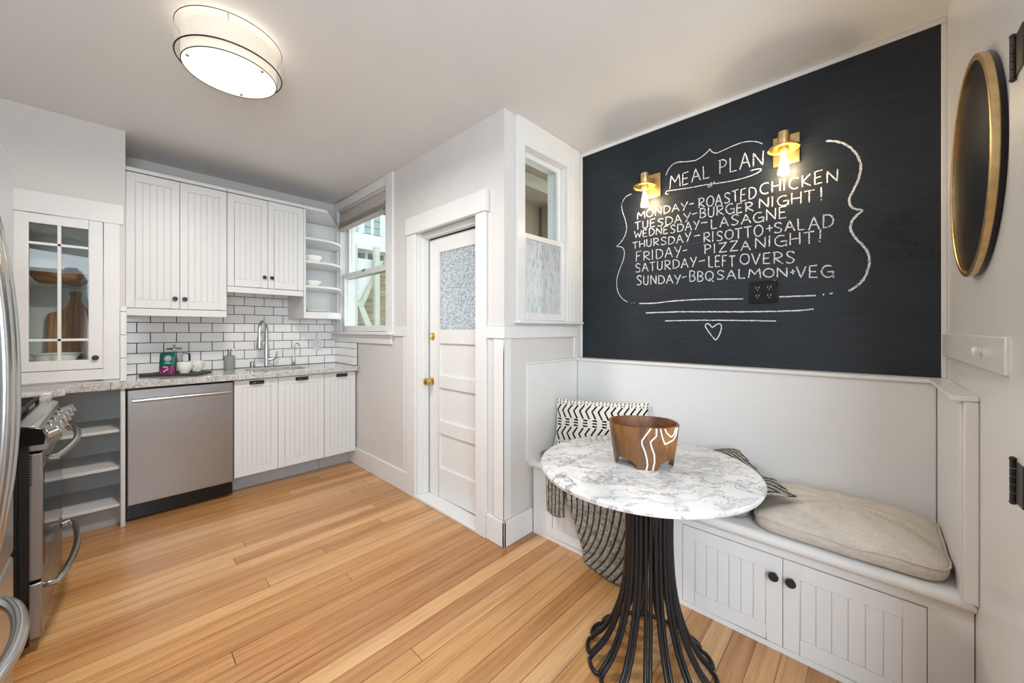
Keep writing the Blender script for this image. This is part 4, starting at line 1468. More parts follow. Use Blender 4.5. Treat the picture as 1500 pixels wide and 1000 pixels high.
# ---- gas range, seen from its side
t = thing('gas_range', 'stainless gas range with black side panel, knobs and two bowed handles', 'range', (-0.55, 2.71, 0))
Y0, Y1 = 2.32, 3.09
m = MB()
m.box(-.90, -.262, Y0, Y1, .035, .865)
m.prism([(-.262, .80), (-.262, .878), (-.205, .862), (-.195, .83), (-.20, .80)], Y0, Y0 + .012, 'y')
m.box(-.262, -.235, Y0, Y0 + .012, .035, .80)
for x in (-.30, -.86):
    for y in (Y0 + .04, Y1 - .04):
        m.lathe([(.018, 0), (.018, .006), (.010, .008), (.010, .036)], (x, y, 0), 12)
build('body', m, 'black_enamel', t, 0.004)
m = MB()
m.box(-.90, -.270, Y0, Y1, .865, .874)
m.prism([(-.270, .862), (-.270, .878), (-.225, .874), (-.215, .862)], Y0 + .014, Y1, 'y')
build('cooktop', m, 'steel_smooth', t, 0.003)
for k in range(2):
    yc = Y0 + .205 + k * .37
    m = MB()
    for x in (-.86, -.57, -.285):
        m.box(x - .007, x + .007, yc - .165, yc + .165, .893, .907)
    for y in (-.165, -.055, .055, .165):
        m.box(-.867, -.278, yc + y - .006, yc + y + .006, .893, .906)
    for x in (-.86, -.285):
        for y in (-.16, .16):
            m.box(x - .007, x + .007, yc + y - .007, yc + y + .007, .874, .894)
    build('burner_grate', m, 'black_iron', t, 0.003)
    for x in (-.70, -.42):
        m = MB()
        m.lathe([(.052, 0), (.052, .010), (.036, .012), (.036, .018), (0, .019)], (x, yc, .874), 24)
        build('burner', m, 'black_iron', t)
m = MB()
m.prism([(-.262, .775), (-.262, .862), (-.222, .862), (-.190, .792), (-.192, .775)], Y0 + .012, Y1, 'y')
build('control_panel', m, 'steel', t, 0.004)
for k in range(5):
    y = Y0 + .10 + k * .142
    m = MB()
    cx, cz = -.204, .822
    d = Vector((.07, 0, .032)).normalized()
    m.tube([(cx, y, cz), (cx + d.x * .012, y, cz + d.z * .012)], .024, 20)
    m.tube([(cx + d.x * .010, y, cz + d.z * .010), (cx + d.x * .040, y, cz + d.z * .040)], [.021, .019], 20)
    m.obox((cx + d.x * .044, y, cz + d.z * .044), (.014, .010, .040), 0, -.43)
    build('burner_knob', m, 'steel_smooth', t, 0.0015)
m = MB()
m.box(-.258, -.205, Y0 + .014, Y1 - .004, .275, .766)
od = build('oven_door', m, 'steel', t, 0.005, 3)
m = MB()
m.box(-.206, -.2035, Y0 + .055, Y1 - .05, .315, .70)
build('oven_window', m, 'black_enamel', od)
m = MB()
for k in range(12):
    m.box(-.238, -.230, Y0 + .0125, Y0 + .0145, .755 - k * .010, .7605 - k * .010)
build('vent_slots', m, 'dark_gap', od)


def bow(y0, y1, z, x0, x1, r):
    mb = MB()
    pts = [(x0, y0 + .02, z)]
    for i in range(13):
        u = i / 12
        pts.append((x0 + .035 + (x1 - x0 - .035) * math.sin(PI * u) ** .8, y0 + (y1 - y0) * u, z + .004))
    pts.append((x0, y1 - .02, z))
    mb.tube(pts, r, 12)
    return mb


build('oven_handle', bow(Y0 + .03, Y1 - .04, .735, -.206, -.135, .0125), 'steel_smooth', od)
m = MB()
m.box(-.258, -.205, Y0 + .014, Y1 - .004, .050, .262)
dr = build('warming_drawer', m, 'steel', t, 0.005, 3)
build('drawer_handle', bow(Y0 + .03, Y1 - .04, .235, -.206, -.135, .0125), 'steel_smooth', dr)

# narrow counter and cabinet between range and fridge
t = thing('narrow_cabinet', 'narrow white cabinet with granite top between fridge and range', 'cabinet', (-.6, 2.12, 0))
m = MB()
m.box(-.90, -.315, 1.96, 2.312, .10, .845)
m.box(-.90, -.36, 1.96, 2.312, .0, .10)
build('carcass', m, 'white_cabinet', t)
m = MB()
m.box(-.315, -.296, 1.962, 2.310, .66, .842)
build('drawer', m, 'white_cabinet', t, 0.002)
m = MB()
m.box(-.315, -.296, 1.962, 2.310, .105, .654)
build('cabinet_door', m, 'white_cabinet', t, 0.002)
m = MB()
m.box(-.90, -.258, 1.955, 2.314, .845, .880)
build('granite_top', m, 'granite', t, 0.003)

# fridge at the left edge of the view
t = thing('refrigerator', 'stainless french-door refrigerator with curved bar handles at the left edge', 'refrigerator', (-.58, 1.46, 0))
F0, F1 = 1.010, 1.928
m = MB()
m.box(-.93, -.305, F0 + .01, F1 - .006, .03, 1.765)
for x in (-.88, -.34):
    for y in (F0 + .05, F1 - .05):
        m.lathe([(.02, 0), (.02, .032)], (x, y, 0), 12)
build('body', m, 'kick_gray', t, 0.004)
ym = (F0 + F1) / 2
for a, b, s in ((F0, ym - .002, -1), (ym + .002, F1, 1)):
    m = MB()
    m.box(-.300, -.225, a, b, .555, 1.765)
    fd = build('fridge_door', m, 'fridge_steel', t, 0.010, 4)
    if s == 1:
        m = MB()
        pts = []
        yy = 1.500
        for i in range(17):
            u = i / 16
            pts.append((-.226 + .047 * math.sin(PI * u) ** .6, yy, .665 + .90 * u))
        m.tube(pts, .0155, 14)
        build('bar_handle', m, 'steel_smooth', fd)
    else:
        m = MB()
        pts = [(-.226 + .047 * math.sin(PI * i / 16) ** .6, 1.432, .665 + .90 * i / 16) for i in range(17)]
        m.tube(pts, .0155, 14)
        build('bar_handle', m, 'steel_smooth', fd)
m = MB()
m.box(-.300, -.225, F0, F1, .06, .545)
fr = build('freezer_drawer', m, 'fridge_steel', t, 0.010, 4)
m = MB()
pts = [(-.226 + .060 * math.sin(PI * i / 16) ** .6, F0 + .22 + (F1 - F0 - .44) * i / 16, .505) for i in range(17)]
m.tube(pts, .0155, 14)
build('drawer_handle', m, 'steel_smooth', fr)
m = MB()
m.box(-.32, -.245, F1 - .085, F1 - .012, 1.765, 1.785)
build('hinge_cover', m, 'kick_gray', t, 0.003)

# ================================================================== breakfast nook
t = thing('storage_bench', 'white built-in storage bench with four beadboard doors under the chalkboard', 'bench', (1.95, 0.65, 0))
m = MB()
BX = 1.765
m.box(BX + .012, BX + .030, YR + .002, YN - .022, 0.004, .403)
m.box(BX + .030, 2.245, YR + .002, YR + .02, 0.0, .403)
m.box(BX + .030, 2.245, YN - .04, YN - .022, 0.0, .403)
m.box(BX - .002, BX + .0115, YR + .002, -0.134, 0.0225, .3675)
m.box(BX - .002, BX + .0115, 0.612, 0.668, 0.0225, .3675)
m.box(BX - .002, BX + .0115, 1.404, YN - .022, 0.0225, .3675)
m.box(BX - .004, BX + .0115, YR + .002, YN - .022, 0.0, .022)
m.box(BX - .002, BX + .0115, YR + .002, YN - .022, .368, .4032)
build('front_frame', m, 'bench_paint', t, 0.001)
m = MB()
prof = [(2.25, .404), (1.752, .404), (1.740, .408), (1.733, .418), (1.732, .428), (1.736, .439), (1.746, .446), (1.760, .447), (2.25, .447)]
m.prism(prof, YR + .001, YN - .001, 'y')
build('seat_top', m, 'white_trim', t, angle=50)
for k, (a, b) in enumerate(((-.132, .239), (.241, .610), (.670, 1.034), (1.036, 1.402))):
    m = MB()
    beadboard(m, a, b, .026, .364, BX - .006, .018, .052, .058, 6, 'x')
    dd = build('bench_door', m, 'bench_paint', t, 0.0012)
    ky = b - .026 if k % 2 == 0 else a + .026
    round_knob('knob', (BX - .006, ky, .293), dd, .0175, 'x', depth=.03)


def cushion(name, x0, x1, y0, y1, z0, side, crown, mat, label, e=9.0, rz=0.0):
    cx, cy = (x0 + x1) / 2, (y0 + y1) / 2
    a, b = (x1 - x0) / 2, (y1 - y0) / 2
    t = thing(name, label, 'cushion', (cx, cy, z0), 'seat cushions on the bench')
    N = 64

    def ring(s, z):
        out = []
        for i in range(N):
            th = 2 * PI * i / N
            c, sn = math.cos(th), math.sin(th)
            r = (abs(c) ** e + abs(sn) ** e) ** (-1 / e)
            px, py = a * r * c * s, b * r * sn * s
            wob = .004 * math.sin(5 * th + 1.3) * s + .003 * math.sin(11 * th)
            out.append((cx + px * math.cos(rz) - py * math.sin(rz), cy + px * math.sin(rz) + py * math.cos(rz), z + (wob if s > .2 and z > z0 + .01 else 0)))
        return out
    lv = [(.90, z0 + .0005), (.965, z0 + .006), (.995, z0 + side * .45), (1.0, z0 + side * .75), (.992, z0 + side), (.965, z0 + side + crown * .12), (.90, z0 + side + crown * .30),
          (.78, z0 + side + crown * .56), (.60, z0 + side + crown * .82), (.35, z0 + side + crown * .99), (.12, z0 + side + crown)]
    vs = []
    for s, z in lv:
        vs += ring(s, z)
    fs = [(q * N + i, q * N + (i + 1) % N, (q + 1) * N + (i + 1) % N, (q + 1) * N + i) for q in range(len(lv) - 1) for i in range(N)]
    fs.append(tuple(range(N))[::-1])
    fs.append(tuple(range((len(lv) - 1) * N, len(lv) * N)))
    m = MB()
    m._add(vs, fs)
    build('pad', m, mat, t, sub=1, angle=180)
    m = MB()
    m.tube([(p[0], p[1], p[2]) for p in ring(.996, z0 + side * .98)], .0028, 6, True)
    build('piping', m, mat, t, angle=180)
    return t


ZS = .4472
cushion('seat_cushion', 1.745, 2.220, -.190, .345, ZS, .052, .062, 'linen', 'beige linen seat cushion nearest the right wall')
cushion('seat_cushion', 1.775, 2.225, .360, .890, ZS, .050, .050, 'linen_gray', 'grey-beige seat cushion under the table between the two end cushions')
cushion('seat_cushion', 1.775, 2.225, .910, 1.480, ZS, .040, .012, 'linen_gray', 'grey seat cushion in the far corner under the patterned pillow')

# patterned pillow
t = thing('lumbar_pillow', 'cream pillow with black chevrons and dashes propped in the bench corner', 'pillow', (2.075, 1.215, .545), rz=math.radians(-65))
PW, PH, PT = .29, .155, .055
NU, NVV = 260, 140
segs = []
rndp = random.Random(3)
for i in range(26):
    u = -.96 + i * 1.92 / 25
    for v0, v1 in ((.90, .97), (.78, .84), (-.97, -.90), (-.85, -.77)):
        o = rndp.uniform(-.01, .01)
        segs.append((u + o, v0, u + o + .012, v1, .0035))
for i in range(15):
    u = -.93 + i * 1.86 / 14
    for vc in (.48, -.42):
        segs.append((u + .055, vc + .25, u - .03, vc + .02, .0065))
        segs.append((u - .03, vc + .02, u + .045, vc - .25, .0065))
for i in range(10):
    u = -.90 + i * 1.8 / 9
    for v in (.14, .03, -.08):
        segs.append((u - .035, v + .01, u + .035, v, .0060))
S_ = np.array(segs)
m = MB()


def pil(u, v, s):
    x, y = u * 2 - 1, v * 2 - 1
    k = 1 - .07 * (1 - abs(x) ** 2) * abs(y) ** 3
    kk = 1 - .05 * (1 - abs(y) ** 2) * abs(x) ** 3
    th = PT * max(0, (1 - abs(x) ** 2.6)) ** .55 * max(0, (1 - abs(y) ** 2.4)) ** .55
    return (x * PW * kk, s * th, y * PH * k)


m.grid(lambda u, v: pil(u, v, -1), NU, NVV)
nf = len(m.f)
uu, vv = np.meshgrid((np.arange(NU - 1) + .5) / (NU - 1) * 2 - 1, (np.arange(NVV - 1) + .5) / (NVV - 1) * 2 - 1)
P_ = np.stack([uu.ravel() * PW, vv.ravel() * PH], 1)
blk = np.zeros(len(P_), bool)
for u0, v0, u1, v1, w_ in S_:
    a = np.array([u0 * PW, v0 * PH]); b = np.array([u1 * PW, v1 * PH]); d = b - a
    tt = np.clip(((P_ - a) @ d) / (d @ d), 0, 1)
    dist = np.hypot(*(P_ - (a + tt[:, None] * d)).T)
    blk |= dist < w_ * .8
m.m = [1 if x else 0 for x in blk]
m.grid(lambda u, v: pil(u, v, 1), 60, 40)
pf = build('cover', m, ['pillow_cream', 'pillow_black'], t, local=True, angle=180)
pf.rotation_euler = (math.radians(-13), 0, 0)
pf.location = (0, 0, .105)

# knitted throw: hangs over the bench front and lies over the cushions
def ribs(mb, fn, nu, nv, rib, amp):
    """grid whose surface is ribbed; rib(u, v) is the rib phase in turns"""
    e = 1e-3
    def pos(u, v):
        p = Vector(fn(u, v))
        du = Vector(fn(min(u + e, 1), v)) - Vector(fn(max(u - e, 0), v))
        dv = Vector(fn(u, min(v + e, 1))) - Vector(fn(u, max(v - e, 0)))
        n = du.cross(dv)
        if n.length > 1e-12:
            n.normalize()
        return p + n * (amp * abs(math.sin(PI * rib(u, v))) ** .7)
    k0 = len(mb.f)
    mb.grid(pos, nu, nv)
    k = k0
    for j in range(nv - 1):
        for i in range(nu - 1):
            r = rib((i + .5) / (nu - 1), (j + .5) / (nv - 1)) % 1
            mb.m[k] = 1 if (r < .17 or r > .83) else 0
            k += 1


t = thing('knit_throw', 'dark grey ribbed knit throw hanging over the bench behind the table', 'blanket', (1.75, 1.0, 0))


def lerp(a, b, u):
    return tuple(x + (y - x) * u for x, y in zip(a, b))


def hang(u, v):
    top = lerp((1.718, 1.295, .455), (1.716, .770, .455), u)
    bot = lerp((1.690, 1.088, .018), (1.665, .745, .012), u)
    p = lerp(top, bot, v)
    bow_ = .035 * math.sin(PI * v) * (1 - u)
    fold = .010 * math.sin(2.2 * PI * u + 1.5 * v)
    return (p[0] - .016 * math.sin(PI * min(v * 1.2, 1)) + fold * v, p[1] - bow_, p[2])


m = MB()
ribs(m, hang, 190, 70, lambda u, v: 12.5 * u + 8.0 * v ** 1.8 * (1 - .40 * u), -.0065)
build('hanging_end', m, ['knit_rib', 'knit_groove'], t, solid=.005, angle=180)


def flap(u, v):
    p = lerp(lerp((1.720, 1.365, .455), (1.705, 1.225, .455), u), lerp((1.712, 1.345, .206), (1.682, 1.200, .222), u), v)
    return (p[0] - .012 * math.sin(PI * u) * v, p[1], p[2] - .012 * math.sin(PI * u) * v)


m = MB()
ribs(m, flap, 60, 40, lambda u, v: 5 * u + .3 * v, -.0055)
build('hanging_corner', m, ['knit_rib', 'knit_groove'], t, solid=.005, angle=180)


def cush_z(x, y):
    gap = .018 * math.exp(-((y - .344) / .03) ** 2)
    edge = max(0.0, min(1.0, (x - 1.735) / .10))
    back = max(0.0, min(1.0, (2.215 - x) / .06))
    return .458 + .118 * math.sin(edge * PI / 2) * (.86 + .14 * back) - gap


Y_FAR = 0.93


def lay(u, v):
    # u: bench front to wall, v: far corner to right end
    fx = 1.738 + (2.205 - 1.738) * u
    ye = .21 + (.36 * (.22 - u) / .22 if u < .22 else .30 * (u - .22) / .78)
    y = Y_FAR - v * (Y_FAR - ye) + .008 * math.sin(4 * u + 3 * v)
    z = cush_z(fx, y) + .012 + .012 * math.sin(9 * y + 4 * u) ** 2 * min(1, 4 * u) + .045 * u * math.exp(-((y - .50) / .13) ** 2)
    return (fx, y, z)


m = MB()
ribs(m, lay, 90, 180, lambda u, v: 9 * u + 13 * v, .0055)
build('spread_part', m, ['knit_rib', 'knit_groove'], t, solid=.005, angle=180)

# ---- pedestal table
TX, TY, TZ, TRAD = 1.365, 0.616, 0.742, 0.386
t = thing('pedestal_table', 'round marble-topped pedestal table on a flared black rod base', 'table', (TX, TY, 0))
m = MB()
R_ = TRAD
m.lathe([(0, -.025), (R_ - .014, -.025), (R_ - .004, -.020), (R_, -.012), (R_, -.007), (R_ - .003, -.002), (R_ - .008, 0), (0, 0)], (TX, TY, TZ), 128, cap=False)
build('tabletop', m, 'marble', t, angle=30)
m = MB()
m.lathe([(0, 0), (.125, 0), (.125, .008), (0, .008)], (TX, TY, TZ - .0335), 48, cap=False)
build('mounting_plate', m, 'rod_black', t)
NL = 15
TX, TY = TX + .014, TY - .015
for k in range(NL):
    pts = []
    a0 = 2 * PI * k / NL + .18
    a1 = 2 * PI * (k + 1) / NL + .18
    prof = [(.082, .708), (.080, .62), (.079, .54), (.079, .46), (.082, .38), (.089, .30), (.106, .21), (.135, .125), (.170, .062), (.203, .026), (.214, .011)]
    prof = [(float(p[0]), float(p[1])) for p in catmull(prof, 3)]
    for r, z in prof:
        pts.append((TX + r * math.cos(a0 + .0079 / r), TY + r * math.sin(a0 + .0079 / r), z))
    am = (a0 + a1) / 2
    for u in (.10, .3, .5, .7, .90):
        aa = a0 + .036 + (a1 - a0 - .072) * u
        rr_ = .222 + .006 * math.sin(PI * u)
        pts.append((TX + rr_ * math.cos(aa), TY + rr_ * math.sin(aa), .0085))
    for r, z in prof[::-1]:
        pts.append((TX + r * math.cos(a1 - .0079 / r), TY + r * math.sin(a1 - .0079 / r), z))
    m = MB()
    m.tube(pts, .0072, 10)
    build('leg', m, 'rod_black', t, angle=60)

# ---- carved bowl on the table
la = math.atan2(-.72, .69) + math.radians(-9)
t = thing('wooden_bowl', 'footed oval wooden bowl with white inlaid lines on the marble table', 'bowl', (1.371, .620, TZ + .0005), rz=la)
BA, BBm, BHt = .124, .098, .155


def brad(th, v):
    s = .84 + .19 * v - .03 * v * v * v
    c, sn = math.cos(th), math.sin(th)
    r = (abs(c) ** 2.6 + abs(sn) ** 2.6) ** (-1 / 2.6)
    return BA * s * r * c, BBm * s * r * sn


def foot(th):
    # four feet on the axes with arches between them
    q = abs(math.sin(2 * th))
    return .037 * max(0, (q - .62) / .38) ** .5 if q > .62 else 0.0


m = MB()
NB = 120
m.mi = 0


def outer(u, v):
    th = 2 * PI * u
    z = foot(th) + (BHt - foot(th)) * v
    x, y = brad(th, z / BHt)
    return (x, y, z)


m.grid(outer, NB, 22, True)
m.grid(lambda u, v: tuple(a * (1 - .085 * v) if i < 2 else a for i, a in enumerate(outer(u, 1))), NB, 3, True)
build('body', m, 'bowl_wood', t, local=True, angle=50)
m = MB()


def inner(u, v):
    th = 2 * PI * u
    z = BHt - (BHt - .05) * v
    x, y = brad(th, z / BHt)
    k = .915 - .02 * v
    return (x * k, y * k, z)


m.grid(inner, NB, 12, True)
m.prism([inner(i / NB, 1)[:2] for i in range(NB)], .045, .0502)


def under(u, v):
    th = 2 * PI * u
    z = foot(th) + (.046 - foot(th)) * v
    x, y = brad(th, z / BHt)
    k = 1 - .12 * min(1, v * 3 + .001)
    return (x * (.88 if v > .3 else k), y * (.88 if v > .3 else k), z)


m.grid(under, NB, 6, True)
build('hollow', m, 'bowl_inside', t, local=True, angle=50, label='darker hollowed inside')
INL = [[(575, 328), (520, 410), (460, 505), (462, 560), (500, 650), (530, 760), (540, 840), (525, 912)],
       [(640, 330), (645, 430), (570, 515), (590, 590), (630, 690), (640, 800), (620, 912)],
       [(690, 332), (720, 440), (765, 545), (880, 495), (910, 440), (925, 332)],
       [(745, 332), (775, 390), (840, 450), (880, 420), (895, 332)]]
for ln in INL:
    pts = []
    dense = []
    for i in range(len(ln) - 1):
        for q in range(6):
            dense.append((ln[i][0] + (ln[i + 1][0] - ln[i][0]) * q / 6, ln[i][1] + (ln[i + 1][1] - ln[i][1]) * q / 6))
    dense.append(ln[-1])
    for px, py in dense:
        s = max(-.97, min(.97, (px - 542) / 460))
        z = BHt * max(.004, min(.998, 1 - (py - 325) / 590))
        th = -math.acos(s)
        for _ in range(8):
            x, y = brad(th, z / BHt)
            th -= (x / (BA * (.84 + .19 * z / BHt)) - s) / max(.15, -math.sin(th)) * -1 * .6 * -1
            th = max(-PI + .05, min(-.05, th))
        x, y = brad(th, z / BHt)
        pts.append((x, y, z))
    m = MB()
    m.tube(pts, .0028, 6)
    build('inlay', m, 'white_ceramic', t, local=True, label='white inlaid line')

# ================================================================== chalkboard wall
t = thing('chalkboard', 'wall-size black chalkboard with a meal plan written in white chalk', 'chalkboard', (XC, .646, 1.047))
XB = XC - .006
m = MB()
m.box(XB, XC, YR + .016, YN - .014, 1.047, 2.497)
build('board', m, 'chalkboard_paint', t, smooth=False)
for nm, lab, wd, strokes in CHALK:
    m = MB()
    curvy = nm != 'chalk_lettering' and nm != 'erased_chalk'
    rg = random.Random(len(strokes) * 7 + wd)
    for st in strokes:
        P = [np.array(p, float) for p in st]
        if len(P) > 2 and curvy:
            P = catmull(P, 8)
        D = []
        for i in range(len(P) - 1):
            L_ = np.hypot(*(P[i + 1] - P[i]))
            kk = max(1, int(L_ / 9))
            for q in range(kk):
                D.append(P[i] + (P[i + 1] - P[i]) * q / kk)
        D.append(P[-1])
        Lf, Rt = [], []
        for i, p in enumerate(D):
            d = D[min(i + 1, len(D) - 1)] - D[max(i - 1, 0)]
            d = d / (np.hypot(*d) or 1)
            n_ = np.array([-d[1], d[0]])
            w0 = wd * .46 * rg.uniform(.65, 1.15)
            w1 = wd * .46 * rg.uniform(.65, 1.15)
            Lf.append((XB - .0006, (p[0] + n_[0] * w0) / 1000, (p[1] + n_[1] * w0) / 1000))
            Rt.append((XB - .0006, (p[0] - n_[0] * w1) / 1000, (p[1] - n_[1] * w1) / 1000))
        n = len(Lf)
        m._add(Lf + Rt, [(i, i + 1, n + i + 1, n + i) for i in range(n - 1)])
    build(nm, m, 'chalk_faint' if nm == 'erased_chalk' else 'chalk', t, smooth=False, label=lab)


def sconce(yp, ys_, label):
    t = thing('wall_sconce', label, 'wall lamp', (XB, yp, 2.148), 'brass wall sconces on the chalkboard')
    m = MB()
    m.box(XB - .012, XB - .0002, yp - .0545, yp + .0545, 2.074, 2.221)
    bp = build('backplate', m, 'aged_brass', t, 0.0015)
    m = MB()
    for dy, dz in ((-.012, .042), (.018, .052), (.014, -.045)):
        m.lathe([(.0035, 0), (.0035, -.002), (.0, -.003)], (XB - .012, yp + dy, 2.148 + dz), 10, 'x', cap=False)
    build('screw', m, 'dark_gap', bp)
    xs = 2.252
    m = MB()
    m.tube([(XB - .010, yp, 2.170), (xs + .02, ys_, 2.170)], .010, 12)
    build('arm', m, 'aged_brass', t)
    m = MB()
    m.lathe([(0, .0), (.0235, .0), (.0245, .002), (.0245, .078), (.0225, .080), (0, .080)], (xs, ys_, 2.136), 28, cap=False)
    m.lathe([(.020, -.022), (.022, -.020), (.022, 0), (0, 0)], (xs, ys_, 2.136), 28)
    build('socket', m, 'aged_brass', t)
    m = MB()
    m.lathe([(.022, 0), (.064, 0), (.068, -.003), (.068, -.008), (.064, -.010), (.058, -.004), (.022, -.004)], (xs, ys_, 2.140), 40, cap=False)
    build('disc_shade', m, 'brass', t)
    b0 = 2.114
    m = MB()
    prof = [(.0140, 0), (.0165, -.012), (.0240, -.035), (.0320, -.062), (.0355, -.085), (.0330, -.106), (.0210, -.122), (.008, -.1295), (0, -.130)]
    m.lathe(prof, (xs, ys_, b0), 24, cap=False)
    gb = build('bulb', m, 'clear_glass', t, angle=180)
    m = MB()
    for k in range(8):
        a = 2 * PI * k / 8
        m.tube([(xs + .006 * math.cos(a), ys_ + .006 * math.sin(a), b0 - .018), (xs + .021 * math.cos(a + .25), ys_ + .021 * math.sin(a + .25), b0 - .104)], .0044, 8)
    m.tube([(xs, ys_, b0 - .002), (xs, ys_, b0 - .09)], .004, 8)
    build('filament', m, 'filament', gb)
    l = bpy.data.lights.new('sconce_light', 'POINT')
    l.energy = 5.5
    l.color = (1.0, .78, .54)
    l.shadow_soft_size = .030
    o = bpy.data.objects.new('sconce_light', l)
    COL.objects.link(o)
    o.location = (xs, ys_, b0 - .06)
    return t


sconce(.989, 1.008, 'brass wall sconce with bare bulb left of the MEAL PLAN title')
sconce(.3015, .3035, 'brass wall sconce with bare bulb right of the MEAL PLAN title')

t = thing('power_outlet', 'black double outlet on the chalkboard below the last menu line', 'outlet', (XB, .40, 1.442))
m = MB()
m.box(XB - .010, XB - .0002, .339, .462, 1.384, 1.500)
pl = build('cover_plate', m, 'black_enamel', t, 0.003)
for y in (.372, .424):
    m = MB()
    m.box(XB - .013, XB - .009, y - .019, y + .019, 1.402, 1.484)
    sk = build('socket', m, 'black_plastic', pl, 0.0015)
    m = MB()
    for z in (1.420, 1.462):
        m.box(XB - .0136, XB - .0129, y - .008, y - .005, z, z + .009)
        m.box(XB - .0136, XB - .0129, y + .005, y + .008, z, z + .008)
        m.box(XB - .0136, XB - .0129, y - .002, y + .002, z - .010, z - .006)
    build('socket_slots', m, 'kick_gray', sk)

# ---- right wall: round black disc with gold rim, peg, hinges
t = thing('round_wall_plate', 'round black wall plate with a thin gold rim on the right wall', 'wall decor', (1.69, YR, 1.70))
c = (1.69, YR, 1.700)
R2 = .302
m = MB()
m.lathe([(0, .001), (R2 - .004, .001), (R2 - .002, .004), (R2 - .002, .012), (0, .012)], c, 72, 'y', cap=False)  # black disc stands in for the plate's shadow on the wall
build('shadow_disc', m, 'black_plastic', t)
m = MB()
m.lathe([(R2 - .016, .011), (R2 - .002, .011), (R2, .013), (R2, .024), (R2 - .003, .026), (R2 - .014, .026), (R2 - .016, .024), (R2 - .016, .011)], c, 72, 'y', cap=False)
build('gold_rim', m, 'aged_brass', t, label='thin gold rim')
m = MB()
m.lathe([(0, .016), (.05, .0158), (.09, .0145), (.12, .0155), (.17, .0135), (.21, .0145), (R2 - .015, .0165), (R2 - .015, .0125), (0, .0125)], c, 72, 'y', cap=False)
build('black_face', m, 'plate_black', t)
m = MB()
m.lathe([(.007, 0), (.007, .006), (.011, .009), (.012, .013), (.008, .018), (0, .019)], (1.575, YR + .0142, 1.187), 20, 'y', cap=False)
tag(build('coat_peg', m, 'white_trim'), 'small white round peg on the white rail of the right wall', 'peg')
for z0, lab in ((1.768, 'upper dark metal door hinge at the right edge'), (.888, 'lower dark metal door hinge at the right edge')):
    t = thing('door_hinge', lab, 'hinge', (1.27, YR + .008, z0 + .04), 'hinges at the right edge')
    m = MB()
    m.box(1.232, 1.282, YR + .0085, YR + .0105, z0, z0 + .084)
    build('hinge_leaf', m, 'hinge_metal', t)
    m = MB()
    for k in range(5):
        m.tube([(1.286, YR + .013, z0 + k * .0168 + .001), (1.286, YR + .013, z0 + k * .0168 + .0158)], .0045, 10)
    m.sphere((1.286, YR + .013, z0 + .087), .0055, 10, 6)
    m.sphere((1.286, YR + .013, z0 - .003), .0055, 10, 6)
    build('hinge_knuckle', m, 'hinge_metal', t)

# ================================================================== ceiling lamp
LXc, LYc = .338, 2.005
t = thing('ceiling_lamp', 'round double-drum ceiling lamp with a sheer outer shade', 'ceiling lamp', (LXc, LYc, ZC))
m = MB()
m.lathe([(0, 0), (.07, 0), (.07, -.022), (0, -.022)], (LXc, LYc, ZC), 40, cap=False)
for k in range(3):
    a = 2 * PI * k / 3 + .3
    m.tube([(LXc + .05 * math.cos(a), LYc + .05 * math.sin(a), 2.50), (LXc + .164 * math.cos(a), LYc + .164 * math.sin(a), 2.478), (LXc + .186 * math.cos(a), LYc + .186 * math.sin(a), 2.486)], .0025, 6)
build('canopy', m, 'nickel', t)
m = MB()
m.lathe([(.186, 2.378), (.186, 2.492)], (LXc, LYc, 0), 96, cap=False)
os_ = build('outer_shade', m, 'sheer_cloth', t, angle=180)
for z, r in ((2.378, .0030), (2.492, .0016)):
    m = MB()
    m.tube([(LXc + .1865 * math.cos(2 * PI * i / 96), LYc + .1865 * math.sin(2 * PI * i / 96), z) for i in range(96)], r, 6, True)
    build('wire_ring', m, 'knob_bronze', os_, angle=180)
m = MB()
m.lathe([(.164, 2.350), (.1655, 2.350), (.1655, 2.476), (.164, 2.476), (.164, 2.350)], (LXc, LYc, 0), 96, cap=False)
dr_ = build('inner_drum', m, 'lamp_drum', t)
m = MB()
m.tube([(LXc + .166 * math.cos(2 * PI * i / 96), LYc + .166 * math.sin(2 * PI * i / 96), 2.350) for i in range(96)], .0019, 6, True)
build('wire_ring', m, 'knob_bronze', dr_, angle=180)
m = MB()
m.lathe([(0, 2.346), (.06, 2.347), (.12, 2.350), (.163, 2.356), (.163, 2.358), (.12, 2.352), (0, 2.348)], (LXc, LYc, 0), 72, cap=False)
df_ = build('diffuser', m, 'lamp_diffuser', t, angle=180)
for k in range(3):
    a = 2 * PI * k / 3 + 1.15
    m = MB()
    m.sphere((LXc + .148 * math.cos(a), LYc + .148 * math.sin(a), 2.352), .006, 12, 8)
    build('screw', m, 'nickel', df_)
l = bpy.data.lights.new('ceiling_lamp_light', 'POINT')
l.energy = 0.55
l.color = (1.0, .90, .78)
l.shadow_soft_size = .05
o = bpy.data.objects.new('ceiling_lamp_light', l)
COL.objects.link(o)
o.location = (LXc, LYc, 2.484)
l = bpy.data.lights.new('ceiling_lamp_downlight', 'AREA')
l.shape = 'DISK'
l.size = .30
l.energy = 17
l.color = (1.0, .96, .91)
o = bpy.data.objects.new('ceiling_lamp_downlight', l)
COL.objects.link(o)
o.location = (LXc, LYc, 2.341)

